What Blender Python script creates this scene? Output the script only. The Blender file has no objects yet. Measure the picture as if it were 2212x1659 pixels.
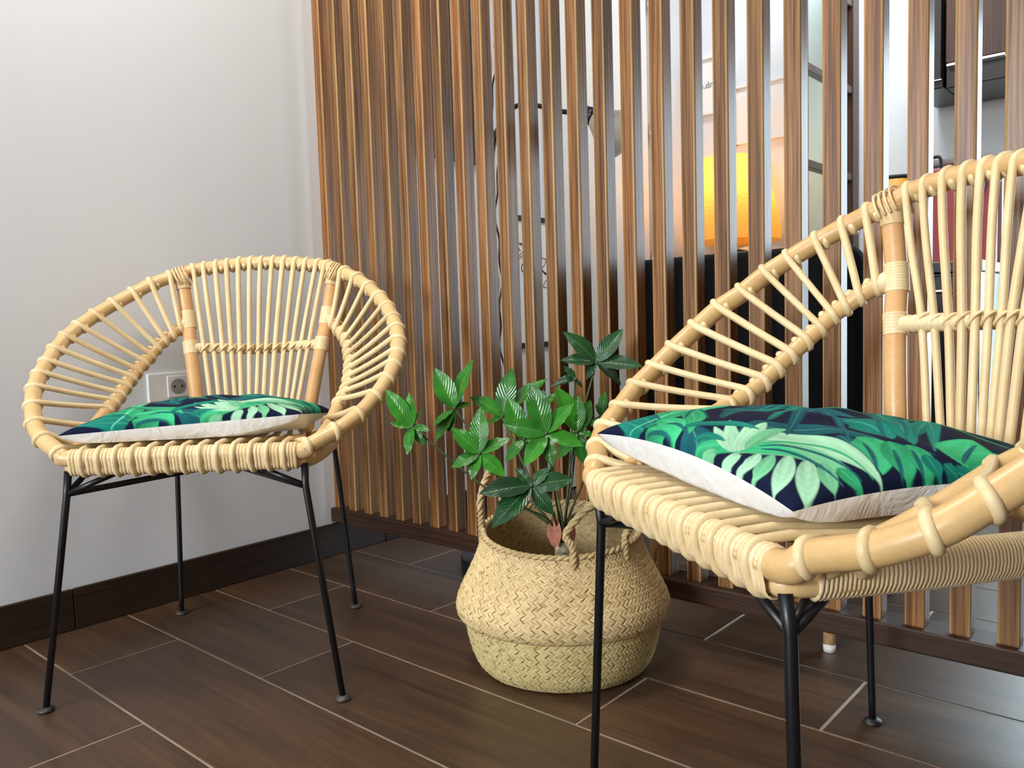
import bpy, bmesh, math, random
import numpy as np
from mathutils import Vector, Matrix
C = bpy.context.scene
COL = C.collection
PI = math.pi
# ------------------------------------------------------------------ camera
cam = bpy.data.cameras.new('camera'); cam.sensor_fit = 'HORIZONTAL'; cam.sensor_width = 36.0
cam.lens = 28.777; cam.clip_start = 0.02; cam.clip_end = 60
co = bpy.data.objects.new('camera', cam); COL.objects.link(co)
co.matrix_world = Matrix(((0.7529, -0.0273, 0.6576, 1.9611), (0.6575, 0.0778, -0.7494, -1.4285),
                          (-0.0307, 0.9966, 0.0765, 0.667), (0, 0, 0, 1)))
C.camera = co
# ------------------------------------------------------------------ world, lamps, exposure
w = bpy.data.worlds.new('sky'); C.world = w; w.use_nodes = True
wb = w.node_tree.nodes['Background']; wb.inputs[0].default_value = (0.75, 0.86, 1.0, 1); wb.inputs[1].default_value = 3.0
C.view_settings.view_transform = 'Standard'; C.view_settings.look = 'None'
C.view_settings.exposure = 0.10; C.view_settings.gamma = 1.0; C.view_settings.use_curve_mapping = False
def area(name, loc, aim, sx, sy, power, col):
    l = bpy.data.lights.new(name, 'AREA'); l.shape = 'RECTANGLE'; l.size = sx; l.size_y = sy
    l.energy = power; l.color = col
    o = bpy.data.objects.new(name, l); COL.objects.link(o); o.location = loc
    o.rotation_euler = (Vector(aim) - Vector(loc)).to_track_quat('-Z', 'Y').to_euler()
    return o
area('window_daylight_near', (0.95, -5.90, 1.70), (0.95, 0, 0.7), 1.6, 1.3, 215, (0.94, 0.975, 1.0))
area('window_daylight_far', (1.90, 2.04, 0.92), (1.60, 0, 0.60), 0.92, 1.5, 34, (0.76, 0.88, 1.0))
area('ceiling_lamp_light', (0.80, -0.80, 2.50), (0.80, -0.80, 0), 0.5, 0.5, 24, (1.0, 0.95, 0.89))
area('back_wall_fill_light', (1.10, 1.30, 2.50), (1.10, 2.05, 1.15), 0.5, 0.3, 22, (0.95, 0.98, 1.0))  # added fill that brightens the far wall, no lamp fitting behind it

# ------------------------------------------------------------------ measured shapes (metres)
CHAIR_A = {'rim1': [0.205, -0.2886, 0.7934], 'rim2': [0.2389, -0.2613, 0.7768], 'rim3': [0.27, -0.2329, 0.7545], 'rim4': [0.2983, -0.193, 0.73], 'rim5': [0.3211, -0.1529, 0.7055], 'rim6': [0.3373, -0.1115, 0.6806], 'rim7': [0.3484, -0.0787, 0.6585], 'rim8': [0.3547, -0.0456, 0.6336], 'rim9': [0.3555, -0.0118, 0.608], 'rim10': [0.352, 0.0232, 0.5857], 'rim11': [0.3426, 0.0616, 0.5608], 'rim12': [0.3241, 0.1029, 0.5313], 'rim13': [0.298, 0.1469, 0.5024], 'rim14': [0.2623, 0.1855, 0.4783], 'rim15': [0.2187, 0.2131, 0.4569], 'bk1': [0.1606, -0.3219, 0.8112], 'bk2': [0.1363, -0.3304, 0.8157], 'bk3': [0.1078, -0.3337, 0.8189], 'bk4': [0.0816, -0.337, 0.8221], 'bk5': [0.0545, -0.3391, 0.8248], 'bk6': [0.0265, -0.3424, 0.8264], 'bk7': [0.0, -0.3379, 0.8261], 'cr1': [0.1208, -0.254, 0.6236], 'cr2': [0.1012, -0.261, 0.6226], 'cr3': [0.081, -0.2649, 0.6218], 'cr4': [0.0614, -0.2663, 0.621], 'cr5': [0.0408, -0.2628, 0.6205], 'cr6': [0.0199, -0.2655, 0.6201], 'cr7': [0.0, -0.2701, 0.6199], 'bt1': [0.1029, -0.2234, 0.518], 'bt2': [0.0859, -0.2323, 0.5172], 'bt3': [0.0698, -0.2399, 0.5164], 'bt4': [0.0514, -0.2425, 0.5162], 'bt5': [0.0352, -0.236, 0.5168], 'bt6': [0.0168, -0.2374, 0.5167], 'bt7': [0.0, -0.2373, 0.5167], 'in1': [0.1806, -0.2698, 0.6731], 'in2': [0.1935, -0.2526, 0.6595], 'in3': [0.2065, -0.2375, 0.6465], 'in4': [0.2172, -0.2197, 0.6304], 'in5': [0.2248, -0.1993, 0.6116], 'in6': [0.2308, -0.1747, 0.5972], 'in7': [0.236, -0.1482, 0.5803], 'in8': [0.2382, -0.1241, 0.5662], 'in9': [0.2399, -0.0983, 0.5508], 'in10': [0.2398, -0.0686, 0.534], 'in11': [0.2383, -0.0361, 0.5211], 'in12': [0.2352, -0.0001, 0.5099], 'ptop': [0.1806, -0.3016, 0.8036], 'parm': [0.1625, -0.2807, 0.6926], 'pcr': [0.1518, -0.2539, 0.6274], 'pbot': [0.1331, -0.2191, 0.5154], 'FF': [0.2635, 0.2413, 0.0], 'RF': [0.2054, -0.2412, 0.0], 'FT': [0.209, 0.2125, 0.4249], 'FJ': [0.2106, 0.2197, 0.3859], 'fe': [0.204, 0.2153, 0.4522], 'feb': [0.2023, 0.2139, 0.4245]}
CHAIR_B = {'rim1': [0.2176, -0.1945, 0.8082], 'rim2': [0.2477, -0.1759, 0.7932], 'rim3': [0.2791, -0.1511, 0.7736], 'rim4': [0.306, -0.1182, 0.7491], 'rim5': [0.3243, -0.0888, 0.7274], 'rim6': [0.3385, -0.0549, 0.6995], 'rim7': [0.3527, -0.0202, 0.6753], 'rim8': [0.362, 0.0145, 0.6448], 'rim9': [0.3668, 0.0521, 0.6127], 'rim10': [0.3652, 0.0874, 0.5833], 'rim11': [0.3567, 0.1232, 0.5566], 'rim12': [0.3383, 0.16, 0.5267], 'rim13': [0.3187, 0.1921, 0.5014], 'rim14': [0.2832, 0.2171, 0.4799], 'rim15': [0.2348, 0.2396, 0.4633], 'bk1': [0.1709, -0.2246, 0.8318], 'bk2': [0.1444, -0.2332, 0.8375], 'bk3': [0.113, -0.2374, 0.8421], 'bk4': [0.0835, -0.2424, 0.844], 'bk5': [0.055, -0.2445, 0.8445], 'bk6': [0.0286, -0.2445, 0.8449], 'bk7': [0.0, -0.2388, 0.8419], 'cr1': [0.117, -0.1977, 0.6506], 'cr2': [0.0992, -0.2022, 0.6481], 'cr3': [0.0786, -0.206, 0.6484], 'cr4': [0.0583, -0.2081, 0.6498], 'cr5': [0.0358, -0.2066, 0.6507], 'cr6': [0.0167, -0.2076, 0.6506], 'cr7': [0.0, -0.2105, 0.6504], 'bt1': [0.0941, -0.186, 0.5184], 'bt2': [0.0783, -0.1931, 0.5163], 'bt3': [0.0642, -0.198, 0.5125], 'bt4': [0.0489, -0.1977, 0.5126], 'bt5': [0.0293, -0.1954, 0.5123], 'bt6': [0.0131, -0.1959, 0.5132], 'bt7': [0.0, -0.1966, 0.5127], 'in1': [0.1913, -0.1888, 0.7025], 'in2': [0.2068, -0.1708, 0.689], 'in3': [0.2204, -0.1573, 0.6752], 'in4': [0.2309, -0.1423, 0.6617], 'in5': [0.2383, -0.1249, 0.6427], 'in6': [0.2433, -0.104, 0.6249], 'in7': [0.2481, -0.0807, 0.6042], 'in8': [0.2502, -0.0585, 0.5858], 'in9': [0.251, -0.0362, 0.5664], 'in10': [0.2511, -0.009, 0.5482], 'in11': [0.2493, 0.0205, 0.5341], 'in12': [0.2459, 0.0535, 0.5217], 'ptop': [0.1903, -0.2095, 0.8267], 'parm': [0.1696, -0.2024, 0.7121], 'pcr': [0.1547, -0.1872, 0.6455], 'pbot': [0.1311, -0.1679, 0.5241], 'FF': [0.2401, 0.2535, 0.0], 'RF': [0.2601, -0.2398, 0.0], 'FT': [0.2113, 0.2377, 0.4271], 'FJ': [0.2119, 0.2443, 0.3895], 'fe': [0.209, 0.2508, 0.4528], 'feb': [0.1994, 0.2444, 0.4331]}
POSE_A = [0.4259, -0.5709, -0.8304]
POSE_B = [1.6343, -0.4346, -2.1374]
CUSH_A = ([[-0.2174, 0.2228, 0.4902], [0.2001, 0.1801, 0.5103], [0.1901, -0.1768, 0.4736], [-0.1901, -0.1567, 0.4769]], [0.0454, 0.0334, 0.0, 0.0, 0.0067, 0.0067])
CUSH_B = ([[-0.2228, 0.2432, 0.5103], [0.1894, 0.2254, 0.4902], [0.2001, -0.1401, 0.4802], [-0.2201, -0.1401, 0.4902]], [0.0467, 0.04, 0.0147, 0.0133, 0.0133, 0.0133])
PRINT = [[-0.16,0.6,-0.853,-0.34,0.107,-0.2,0.25,4],[0.213,0.733,0.247,0.367,0.667,0.153,0.3,4],[0.153,1.0,0.1,0.947,-0.127,0.86,0.2,4],[0.267,0.993,0.167,0.927,0.133,0.807,0.15,3],[-0.633,-0.027,-0.16,-0.633,0.833,-0.693,0.06,2],[-0.567,-0.207,-0.02,-0.687,0.693,-0.853,0.06,3],[-0.66,0.107,-0.413,-0.473,0.393,-0.78,0.05,3],[-0.7,0.227,-0.627,-0.02,-0.227,-0.127,0.08,4],[-0.307,0.213,-0.653,-0.68,0.24,-0.427,0.05,3],[-0.553,1.0,-0.487,0.827,-0.7,0.227,0.24,2],[-0.433,0.96,-0.233,0.953,-0.213,1.0,0.14,2],[-0.487,0.827,-0.233,0.853,-0.08,1.0,0.16,5],[-0.86,0.453,-0.327,0.62,-0.027,0.927,0.15,2],[-0.653,0.44,-0.533,0.34,-0.953,-0.013,0.12,5],[-0.46,0.98,-0.667,0.92,-0.993,0.867,0.12,3],[-0.467,0.907,-0.827,0.753,-0.86,0.84,0.12,3],[-0.58,0.733,-0.8,0.66,-0.807,0.727,0.1,2],[-0.833,0.433,-0.753,0.513,-0.773,0.607,0.1,3],[-0.587,1.0,-0.487,0.827,-0.72,-0.087,0.02,6],[0.233,0.047,0.28,-0.147,0.68,0.08,0.26,3],[-0.533,-0.913,0.38,-0.247,0.787,0.04,0.2,3],[0.62,-0.14,-0.1,-1.0,0.86,-0.02,0.12,3],[0.547,0.32,0.7,0.187,0.893,0.013,0.05,4],[0.58,0.353,0.747,0.387,0.887,0.42,0.14,4],[0.627,0.273,0.727,0.213,0.96,0.413,0.22,5],[0.707,0.133,0.92,0.247,1.0,0.293,0.15,2],[0.78,0.08,0.933,0.113,1.0,0.18,0.14,2],[0.887,0.067,0.973,0.093,1.0,0.08,0.09,3],[0.953,0.013,0.993,0.0,1.0,-0.04,0.08,3],[0.987,-0.027,1.0,-0.087,1.0,-0.127,0.06,3],[1.0,-0.173,0.853,-0.18,0.667,-0.48,0.3,5],[0.973,-0.113,0.893,-0.32,0.907,-0.447,0.16,5],[1.0,-0.113,0.973,-0.26,0.92,-0.427,0.14,2],[0.44,0.933,0.367,0.5,1.0,0.453,0.34,1],[0.447,0.907,0.507,0.673,1.0,0.58,0.2,7],[0.14,1.0,0.433,0.833,0.747,0.7,0.15,5],[0.42,0.927,0.22,0.867,0.033,0.787,0.08,1],[0.42,0.92,0.233,0.82,-0.007,0.653,0.09,1],[0.44,0.913,0.313,0.793,0.153,0.64,0.08,1],[0.447,0.893,0.293,0.7,0.167,0.52,0.1,1],[0.453,0.873,0.327,0.66,0.287,0.467,0.1,7],[0.32,0.987,0.267,1.0,0.213,1.0,0.05,7],[0.48,0.933,0.453,0.987,0.4,1.0,0.07,1],[0.553,0.867,0.607,0.967,0.533,1.0,0.08,1],[0.62,0.827,0.7,0.973,0.667,1.0,0.09,7],[0.68,0.767,0.827,0.927,0.853,1.0,0.1,1],[0.76,0.713,0.927,0.847,1.0,0.927,0.11,1],[0.813,0.653,0.94,0.733,0.993,0.74,0.09,7],[0.873,0.613,0.967,0.613,1.0,0.573,0.08,2],[0.487,0.813,0.6,0.593,0.973,0.56,0.022,4],[0.527,0.827,0.673,0.687,0.973,0.673,0.022,4],[0.473,0.773,0.527,0.487,0.973,0.487,0.018,2],[-0.12,0.893,-0.067,0.667,0.26,0.64,0.1,3],[0.1,0.453,-0.84,-0.66,0.073,-0.413,0.09,3],[0.087,0.967,0.06,0.853,0.26,0.88,0.08,3],[0.393,0.553,-1.0,-0.873,0.687,0.373,0.1,4],[-0.387,0.993,-0.287,0.953,-0.133,0.993,0.02,4],[-0.32,0.9,-0.233,0.853,-0.06,0.933,0.02,4],[-0.347,0.747,-0.96,0.24,-0.267,0.627,0.02,4],[-1.0,0.64,-0.987,0.7,-0.98,0.753,0.018,4],[-0.513,0.827,-0.8,0.7,-0.827,0.733,0.018,4],[-0.707,-0.987,0.513,0.007,0.64,0.08,0.02,4],[-0.493,-0.96,-0.353,-0.993,0.727,0.027,0.02,4],[0.707,0.3,0.84,0.347,0.94,0.427,0.02,4],[0.8,0.187,0.933,0.267,0.993,0.32,0.018,4],[0.833,0.1,0.947,0.153,1.0,0.193,0.018,4],[0.947,-0.113,0.853,-0.24,0.753,-0.413,0.02,4],[-0.447,0.4,-0.48,0.16,-0.3,0.0,0.05,3],[-0.793,0.66,-0.747,0.48,-0.707,0.293,0.05,2]]
PLANT = [([0.8234,-0.4169,0.4783],[[0.782,-0.4417,0.5474],[0.8172,-0.4153,0.5409],[0.8333,-0.4004,0.51],[0.791,-0.442,0.4848],[0.8563,-0.4036,0.4706],[0.831,-0.439,0.4286],[0.8474,-0.4097,0.4421]]),([0.8156,-0.297,0.4987],[[0.7769,-0.3096,0.58],[0.8279,-0.2571,0.595],[0.7936,-0.3372,0.4672],[0.8358,-0.2717,0.5088],[0.802,-0.3388,0.4391],[0.8167,-0.3185,0.4548]]),([0.8745,-0.2207,0.4791],[[0.8199,-0.2546,0.5212],[0.883,-0.2015,0.5747],[0.9372,-0.1532,0.5519],[0.8554,-0.246,0.4647],[0.9086,-0.2102,0.4477]]),([0.983,-0.4054,0.4392],[[0.9762,-0.3924,0.5198],[0.9421,-0.4308,0.4847],[0.9542,-0.4478,0.4198],[0.9824,-0.429,0.3965],[1.0271,-0.3896,0.401],[1.0188,-0.3618,0.4632]]),([1.0663,-0.3203,0.469],[[1.0402,-0.329,0.5592],[1.0082,-0.3699,0.4894],[1.0473,-0.3619,0.4166],[1.0819,-0.328,0.412],[1.1243,-0.292,0.449],[1.1003,-0.2887,0.5216]]),([1.0241,-0.1057,0.5808],[[0.9781,-0.1448,0.6461],[1.0607,-0.0652,0.6454],[0.972,-0.1534,0.5903],[1.1085,-0.0714,0.5725],[1.014,-0.1298,0.549],[1.0685,-0.0863,0.5356]]),([1.0263,-0.1792,0.4517],[[0.9954,-0.195,0.5393],[1.0249,-0.1698,0.5212],[1.0417,-0.1527,0.5118],[1.0582,-0.1618,0.4432],[1.0472,-0.1865,0.3923],[1.0086,-0.22,0.4051]]),([1.0698,-0.3703,0.3858],[[1.0455,-0.383,0.4171],[1.09,-0.3442,0.4153],[1.0173,-0.4465,0.3794],[1.1242,-0.3237,0.3951],[1.0384,-0.4393,0.3232],[1.1074,-0.3595,0.3377]]),([0.9775,-0.1144,0.547],[[0.9468,-0.1564,0.5377],[0.9578,-0.1262,0.574],[0.9509,-0.1327,0.5507],[0.9916,-0.1097,0.5294]]),([1.022,-0.0918,0.4731],[[1.045,-0.0648,0.5097],[1.0224,-0.0777,0.5218],[1.0104,-0.1138,0.4543],[1.0422,-0.0834,0.4586],[1.0135,-0.0966,0.4967]]),([0.9593,-0.2568,0.4427],[[0.934,-0.2706,0.524],[0.9437,-0.2955,0.405],[0.9497,-0.2612,0.4763],[0.9823,-0.251,0.4129],[0.9855,-0.2451,0.4375]]),([1.1547,-0.2043,0.4103],[[1.142,-0.2134,0.4132],[1.1689,-0.1977,0.408],[1.158,-0.1996,0.4179],[1.154,-0.2083,0.4029]]),([0.9494,-0.1802,0.4933],[[0.9643,-0.1557,0.5265],[0.9338,-0.1875,0.5166],[0.9655,-0.1781,0.4765],[0.9437,-0.1761,0.5305]])]
STEM = {'bulb': [1.0256, -0.2449, 0.2508], 's1': [1.0355, -0.2291, 0.3204], 's2': [1.023, -0.185, 0.4237], 'husk1': [1.0289, -0.2583, 0.2649], 'husk1t': [1.0265, -0.2562, 0.3061], 'husk2': [1.0264, -0.2172, 0.2536], 'husk2t': [1.0273, -0.2122, 0.2947]}
# ------------------------------------------------------------------ helpers
def link(o, parent=None):
    COL.objects.link(o)
    if parent is not None: o.parent = parent
    return o
def obj(name, V, F, mat, parent=None, smooth=True):
    me = bpy.data.meshes.new(name); me.from_pydata([tuple(map(float, v)) for v in V], [], [tuple(f) for f in F]); me.update()
    if smooth: me.polygons.foreach_set('use_smooth', [True] * len(me.polygons))
    me.materials.append(mat)
    return link(bpy.data.objects.new(name, me), parent)
def again(o, parent=None, loc=None, rz=0.0):
    c = o.copy(); COL.objects.link(c)
    if parent is not None: c.parent = parent
    if loc is not None: c.location = loc
    if rz: c.rotation_euler = (0, 0, rz)
    return c
def tag(o, label, cat, group=None):
    o['label'] = label; o['category'] = cat
    if group: o['group'] = group
    return o
def empty(name, loc=(0, 0, 0), rz=0.0):
    o = bpy.data.objects.new(name, None); COL.objects.link(o); o.location = loc; o.rotation_euler = (0, 0, rz)
    o.empty_display_size = 0.1
    return o
class MB:
    def __init__(s): s.V = []; s.F = []
    def add(s, V, F):
        n = len(s.V); s.V += [tuple(v) for v in V]; s.F += [tuple(i + n for i in f) for f in F]; return s
    def build(s, name, mat, parent=None, smooth=True): return obj(name, s.V, s.F, mat, parent, smooth)
def boxvf(x0, x1, y0, y1, z0, z1):
    V = [(x0, y0, z0), (x1, y0, z0), (x1, y1, z0), (x0, y1, z0), (x0, y0, z1), (x1, y0, z1), (x1, y1, z1), (x0, y1, z1)]
    F = [(0, 3, 2, 1), (4, 5, 6, 7), (0, 1, 5, 4), (1, 2, 6, 5), (2, 3, 7, 6), (3, 0, 4, 7)]
    return V, F
def bevbox(x0, x1, y0, y1, z0, z1, b=0.003, seg=2):
    bm = bmesh.new(); V, F = boxvf(x0, x1, y0, y1, z0, z1)
    vs = [bm.verts.new(v) for v in V]
    for f in F: bm.faces.new([vs[i] for i in f])
    bmesh.ops.bevel(bm, geom=list(bm.edges), offset=b, segments=seg, affect='EDGES', profile=0.5)
    bm.verts.index_update()
    r = [tuple(v.co) for v in bm.verts], [[v.index for v in f.verts] for f in bm.faces]
    bm.free(); return r
def cr(pts, n=8, closed=False):
    P = [np.array(p, float) for p in pts]; out = []; m = len(P)
    for i in range(m if closed else m - 1):
        g = lambda k: P[k % m] if closed else P[min(max(k, 0), m - 1)]
        p0, p1, p2, p3 = g(i - 1), g(i), g(i + 1), g(i + 2)
        if not closed and i == 0: p0 = 2 * p1 - p2
        if not closed and i == m - 2: p3 = 2 * p2 - p1
        for k in range(n):
            t = k / n
            out.append(0.5 * (2 * p1 + (p2 - p0) * t + (2 * p0 - 5 * p1 + 4 * p2 - p3) * t * t + (3 * p1 - p0 - 3 * p2 + p3) * t ** 3))
    if not closed: out.append(P[-1])
    return out
def tube(pts, r, n=10, closed=False, cap=True):
    P = np.array(pts, float); m = len(P)
    if np.isscalar(r): r = [r] * m
    if closed: Tn = np.roll(P, -1, 0) - np.roll(P, 1, 0)
    else:
        Tn = np.gradient(P, axis=0)
    Tn /= np.maximum(np.linalg.norm(Tn, axis=1, keepdims=True), 1e-9)
    a = np.array((0, 0, 1.0)) if abs(Tn[0][2]) < .9 else np.array((1.0, 0, 0))
    N = np.cross(Tn[0], a); N /= np.linalg.norm(N); Ns = [N]
    for i in range(1, m):
        N = Ns[-1] - Tn[i] * (Ns[-1] @ Tn[i]); l = np.linalg.norm(N)
        N = N / l if l > 1e-6 else Ns[-1]; Ns.append(N)
    V = []; F = []
    ca = [(math.cos(2 * PI * k / n), math.sin(2 * PI * k / n)) for k in range(n)]
    for i in range(m):
        B = np.cross(Tn[i], Ns[i])
        for c_, s_ in ca: V.append(P[i] + r[i] * (c_ * Ns[i] + s_ * B))
    for i in range(m if closed else m - 1):
        j = (i + 1) % m
        for k in range(n): F.append((i * n + k, i * n + (k + 1) % n, j * n + (k + 1) % n, j * n + k))
    if cap and not closed:
        F.append(tuple(range(n - 1, -1, -1))); F.append(tuple((m - 1) * n + k for k in range(n)))
    return V, F
def lathe(prof, n=32, cx=0, cy=0):
    V = []; F = []
    for r, z in prof:
        for k in range(n): V.append((cx + r * math.cos(2 * PI * k / n), cy + r * math.sin(2 * PI * k / n), z))
    for i in range(len(prof) - 1):
        for k in range(n): F.append((i * n + k, i * n + (k + 1) % n, (i + 1) * n + (k + 1) % n, (i + 1) * n + k))
    return V, F
def text_parts(s, size, mat, parent, name, M, depth=0.0006):
    cu = bpy.data.curves.new(name, 'FONT'); cu.body = s; cu.size = size; cu.align_x = 'CENTER'; cu.extrude = depth
    cu.materials.append(mat)
    t_ = bpy.data.objects.new('text', cu); COL.objects.link(t_)
    me = bpy.data.meshes.new_from_object(t_.evaluated_get(bpy.context.evaluated_depsgraph_get())); bpy.data.objects.remove(t_)
    me.name = name; me.materials.clear(); me.materials.append(mat)
    o = bpy.data.objects.new(name, me); link(o, parent); o.matrix_local = M
    return o
# ------------------------------------------------------------------ materials
def mat(name, col=(.8, .8, .8), rough=.5, spec=.5, metal=0.0):
    m = bpy.data.materials.new(name); m.use_nodes = True
    b = m.node_tree.nodes['Principled BSDF']
    b.inputs['Base Color'].default_value = (*col, 1); b.inputs['Roughness'].default_value = rough
    b.inputs['Specular IOR Level'].default_value = spec; b.inputs['Metallic'].default_value = metal
    return m
def nd(m, t, **k):
    n = m.node_tree.nodes.new(t)
    for a, v in k.items(): setattr(n, a, v)
    return n
def lk(m, a, b): m.node_tree.links.new(a, b)
def ramp(m, fac, stops):
    r = nd(m, 'ShaderNodeValToRGB'); el = r.color_ramp.elements
    while len(el) < len(stops): el.new(.5)
    for e, (p, c) in zip(el, stops): e.position = p; e.color = (*c, 1)
    lk(m, fac, r.inputs[0]); return r.outputs[0]
def coords(m, scale, rnd=0.0, kind='Object'):
    tc = nd(m, 'ShaderNodeTexCoord'); mp = nd(m, 'ShaderNodeMapping'); mp.inputs['Scale'].default_value = scale
    v = tc.outputs[kind]
    if rnd:
        oi = nd(m, 'ShaderNodeObjectInfo'); mu = nd(m, 'ShaderNodeMath', operation='MULTIPLY'); mu.inputs[1].default_value = rnd
        lk(m, oi.outputs['Random'], mu.inputs[0])
        ad = nd(m, 'ShaderNodeVectorMath', operation='ADD'); lk(m, v, ad.inputs[0]); lk(m, mu.outputs[0], ad.inputs[1]); v = ad.outputs[0]
    lk(m, v, mp.inputs['Vector']); return mp.outputs[0]
def noise(m, v, scale, detail=4, rough=.55, dist=0.0):
    n = nd(m, 'ShaderNodeTexNoise'); n.inputs['Scale'].default_value = scale; n.inputs['Detail'].default_value = detail
    n.inputs['Roughness'].default_value = rough; n.inputs['Distortion'].default_value = dist
    lk(m, v, n.inputs['Vector']); return n.outputs['Fac']
def mixc(m, fac, a, b, mode='MIX'):
    x = nd(m, 'ShaderNodeMix', data_type='RGBA', blend_type=mode)
    for s, v in ((0, fac), (6, a), (7, b)):
        if isinstance(v, (int, float)): x.inputs[s].default_value = v
        elif isinstance(v, tuple): x.inputs[s].default_value = (*v, 1)
        else: lk(m, v, x.inputs[s])
    return x.outputs[2]
def bump(m, h, strength, dist=0.002):
    b = nd(m, 'ShaderNodeBump'); b.inputs['Strength'].default_value = strength; b.inputs['Distance'].default_value = dist
    lk(m, h, b.inputs['Height']); lk(m, b.outputs[0], m.node_tree.nodes['Principled BSDF'].inputs['Normal'])
def base(m, c): lk(m, c, m.node_tree.nodes['Principled BSDF'].inputs['Base Color'])
def woodmat(name, axis, dark, mid, light, rough=.35, rnd=30., fine=1.0, tint=True, spec=.5):
    m = mat(name, mid, rough, spec)
    sc = [52., 52., 52.]; sc[axis] = 1.5
    v = coords(m, tuple(sc), rnd)
    g = noise(m, v, 1.0 * fine, 8, .62, 2.0)
    sc2 = [230., 230., 230.]; sc2[axis] = 3.0
    g2 = noise(m, coords(m, tuple(sc2), rnd), 1.0, 3, .6)
    c = ramp(m, g, [(.30, dark), (.52, mid), (.74, light)])
    c = mixc(m, .45, c, ramp(m, g2, [(.40, dark), (.60, light)]), 'MIX')
    if tint:
        oi = nd(m, 'ShaderNodeObjectInfo')
        t = ramp(m, oi.outputs['Random'], [(0.0, (.70, .66, .62)), (.5, (1, 1, 1)), (1.0, (1.12, .98, .85))])
        c = mixc(m, 1.0, c, t, 'MULTIPLY')
    base(m, c); bump(m, g2, .18, .001)
    return m
M = {}
M['wall'] = mat('wall_paint', (.725, .748, .785), .75, .25); bump(M['wall'], noise(M['wall'], coords(M['wall'], (1, 1, 1)), 55, 4), .12, .003)
M['taupe'] = mat('taupe_paint', (.20, .17, .15), .75, .25); bump(M['taupe'], noise(M['taupe'], coords(M['taupe'], (1, 1, 1)), 55, 4), .12, .003)
M['ceil'] = mat('ceiling_paint', (.84, .84, .83), .85, .2); bump(M['ceil'], noise(M['ceil'], coords(M['ceil'], (1, 1, 1)), 80, 3), .1, .002)
M['white'] = mat('white_lacquer', (.82, .82, .81), .35); bump(M['white'], noise(M['white'], coords(M['white'], (1, 1, 1)), 40, 2), .04, .001)
M['grout'] = mat('grout', (.36, .29, .22), .8, .2); base(M['grout'], ramp(M['grout'], noise(M['grout'], coords(M['grout'], (1, 1, 1)), 9, 3), [(.3, (.26, .20, .145)), (.7, (.42, .34, .26))]))
# wood-look tile
m = M['tile'] = mat('wood_tile', (.05, .024, .012), .38, .5)
v = coords(m, (1.5, 17, 1), 40.); g = noise(m, v, 1.0, 6, .6, 1.0)
v2 = coords(m, (5, 150, 1), 40.); g2 = noise(m, v2, 1.0, 4, .6)
c = ramp(m, g, [(.25, (.022, .0135, .0085)), (.45, (.060, .033, .0175)), (.62, (.092, .051, .026)), (.80, (.155, .090, .044))])
c = mixc(m, .38, c, ramp(m, g2, [(.3, (.018, .010, .007)), (.7, (.10, .056, .030))]))
oi = nd(m, 'ShaderNodeObjectInfo'); c = mixc(m, 1.0, c, ramp(m, oi.outputs['Random'], [(0, (.82, .82, .82)), (1, (1.15, 1.1, 1.05))]), 'MULTIPLY')
base(m, c); bump(m, g2, .12, .0008)
M['slat'] = woodmat('stained_slat_wood', 2, (.050, .020, .0065), (.19, .084, .028), (.36, .188, .074), .34, 30., .8, True, .3)
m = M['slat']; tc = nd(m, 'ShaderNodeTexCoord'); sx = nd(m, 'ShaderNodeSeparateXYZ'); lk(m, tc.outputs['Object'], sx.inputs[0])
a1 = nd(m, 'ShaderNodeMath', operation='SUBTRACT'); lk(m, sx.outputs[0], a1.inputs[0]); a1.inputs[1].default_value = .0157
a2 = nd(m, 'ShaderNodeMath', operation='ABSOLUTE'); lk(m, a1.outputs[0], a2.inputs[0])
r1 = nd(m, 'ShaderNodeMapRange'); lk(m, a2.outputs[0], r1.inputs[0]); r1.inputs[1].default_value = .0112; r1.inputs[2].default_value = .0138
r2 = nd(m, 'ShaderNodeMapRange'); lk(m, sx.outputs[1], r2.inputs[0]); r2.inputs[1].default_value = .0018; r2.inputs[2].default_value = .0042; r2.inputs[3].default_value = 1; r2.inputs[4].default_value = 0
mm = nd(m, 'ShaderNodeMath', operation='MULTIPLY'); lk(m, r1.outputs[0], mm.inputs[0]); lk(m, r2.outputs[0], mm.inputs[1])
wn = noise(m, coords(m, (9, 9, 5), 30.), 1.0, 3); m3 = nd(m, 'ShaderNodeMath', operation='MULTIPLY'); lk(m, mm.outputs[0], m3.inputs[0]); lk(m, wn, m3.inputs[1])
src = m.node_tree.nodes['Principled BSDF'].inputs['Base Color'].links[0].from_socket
base(m, mixc(m, m3.outputs[0], src, (.66, .42, .19)))   # bevel highlight painted in as a paler tone along the front edges
M['rail'] = woodmat('dark_rail_wood', 0, (.012, .006, .004), (.035, .014, .008), (.062, .024, .011), .5, 30., 1, False, .3)
M['skirt'] = woodmat('dark_skirting_wood', 1, (.010, .006, .004), (.022, .011, .007), (.042, .021, .011), .4, 30., 1, False)
def rattan(name, a, b, rough=.42):
    m = mat(name, a, rough, .45)
    n1 = noise(m, coords(m, (1, 1, 1), 5.), 26, 4, .6); n2 = noise(m, coords(m, (1, 1, 1), 9.), 210, 3, .6)
    c = mixc(m, .35, ramp(m, n1, [(.3, a), (.7, b)]), ramp(m, n2, [(.3, a), (.7, b)]))
    oi = nd(m, 'ShaderNodeObjectInfo')
    c = mixc(m, 1.0, c, ramp(m, oi.outputs['Random'], [(0, (.88, .82, .74)), (.45, (1, 1, 1)), (1, (1.04, 1.04, 1.06))]), 'MULTIPLY')
    base(m, c); bump(m, n2, .08, .0006); return m
M['pole'] = rattan('rattan_pole', (.60, .39, .17), (.74, .52, .25), .36)
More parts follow.
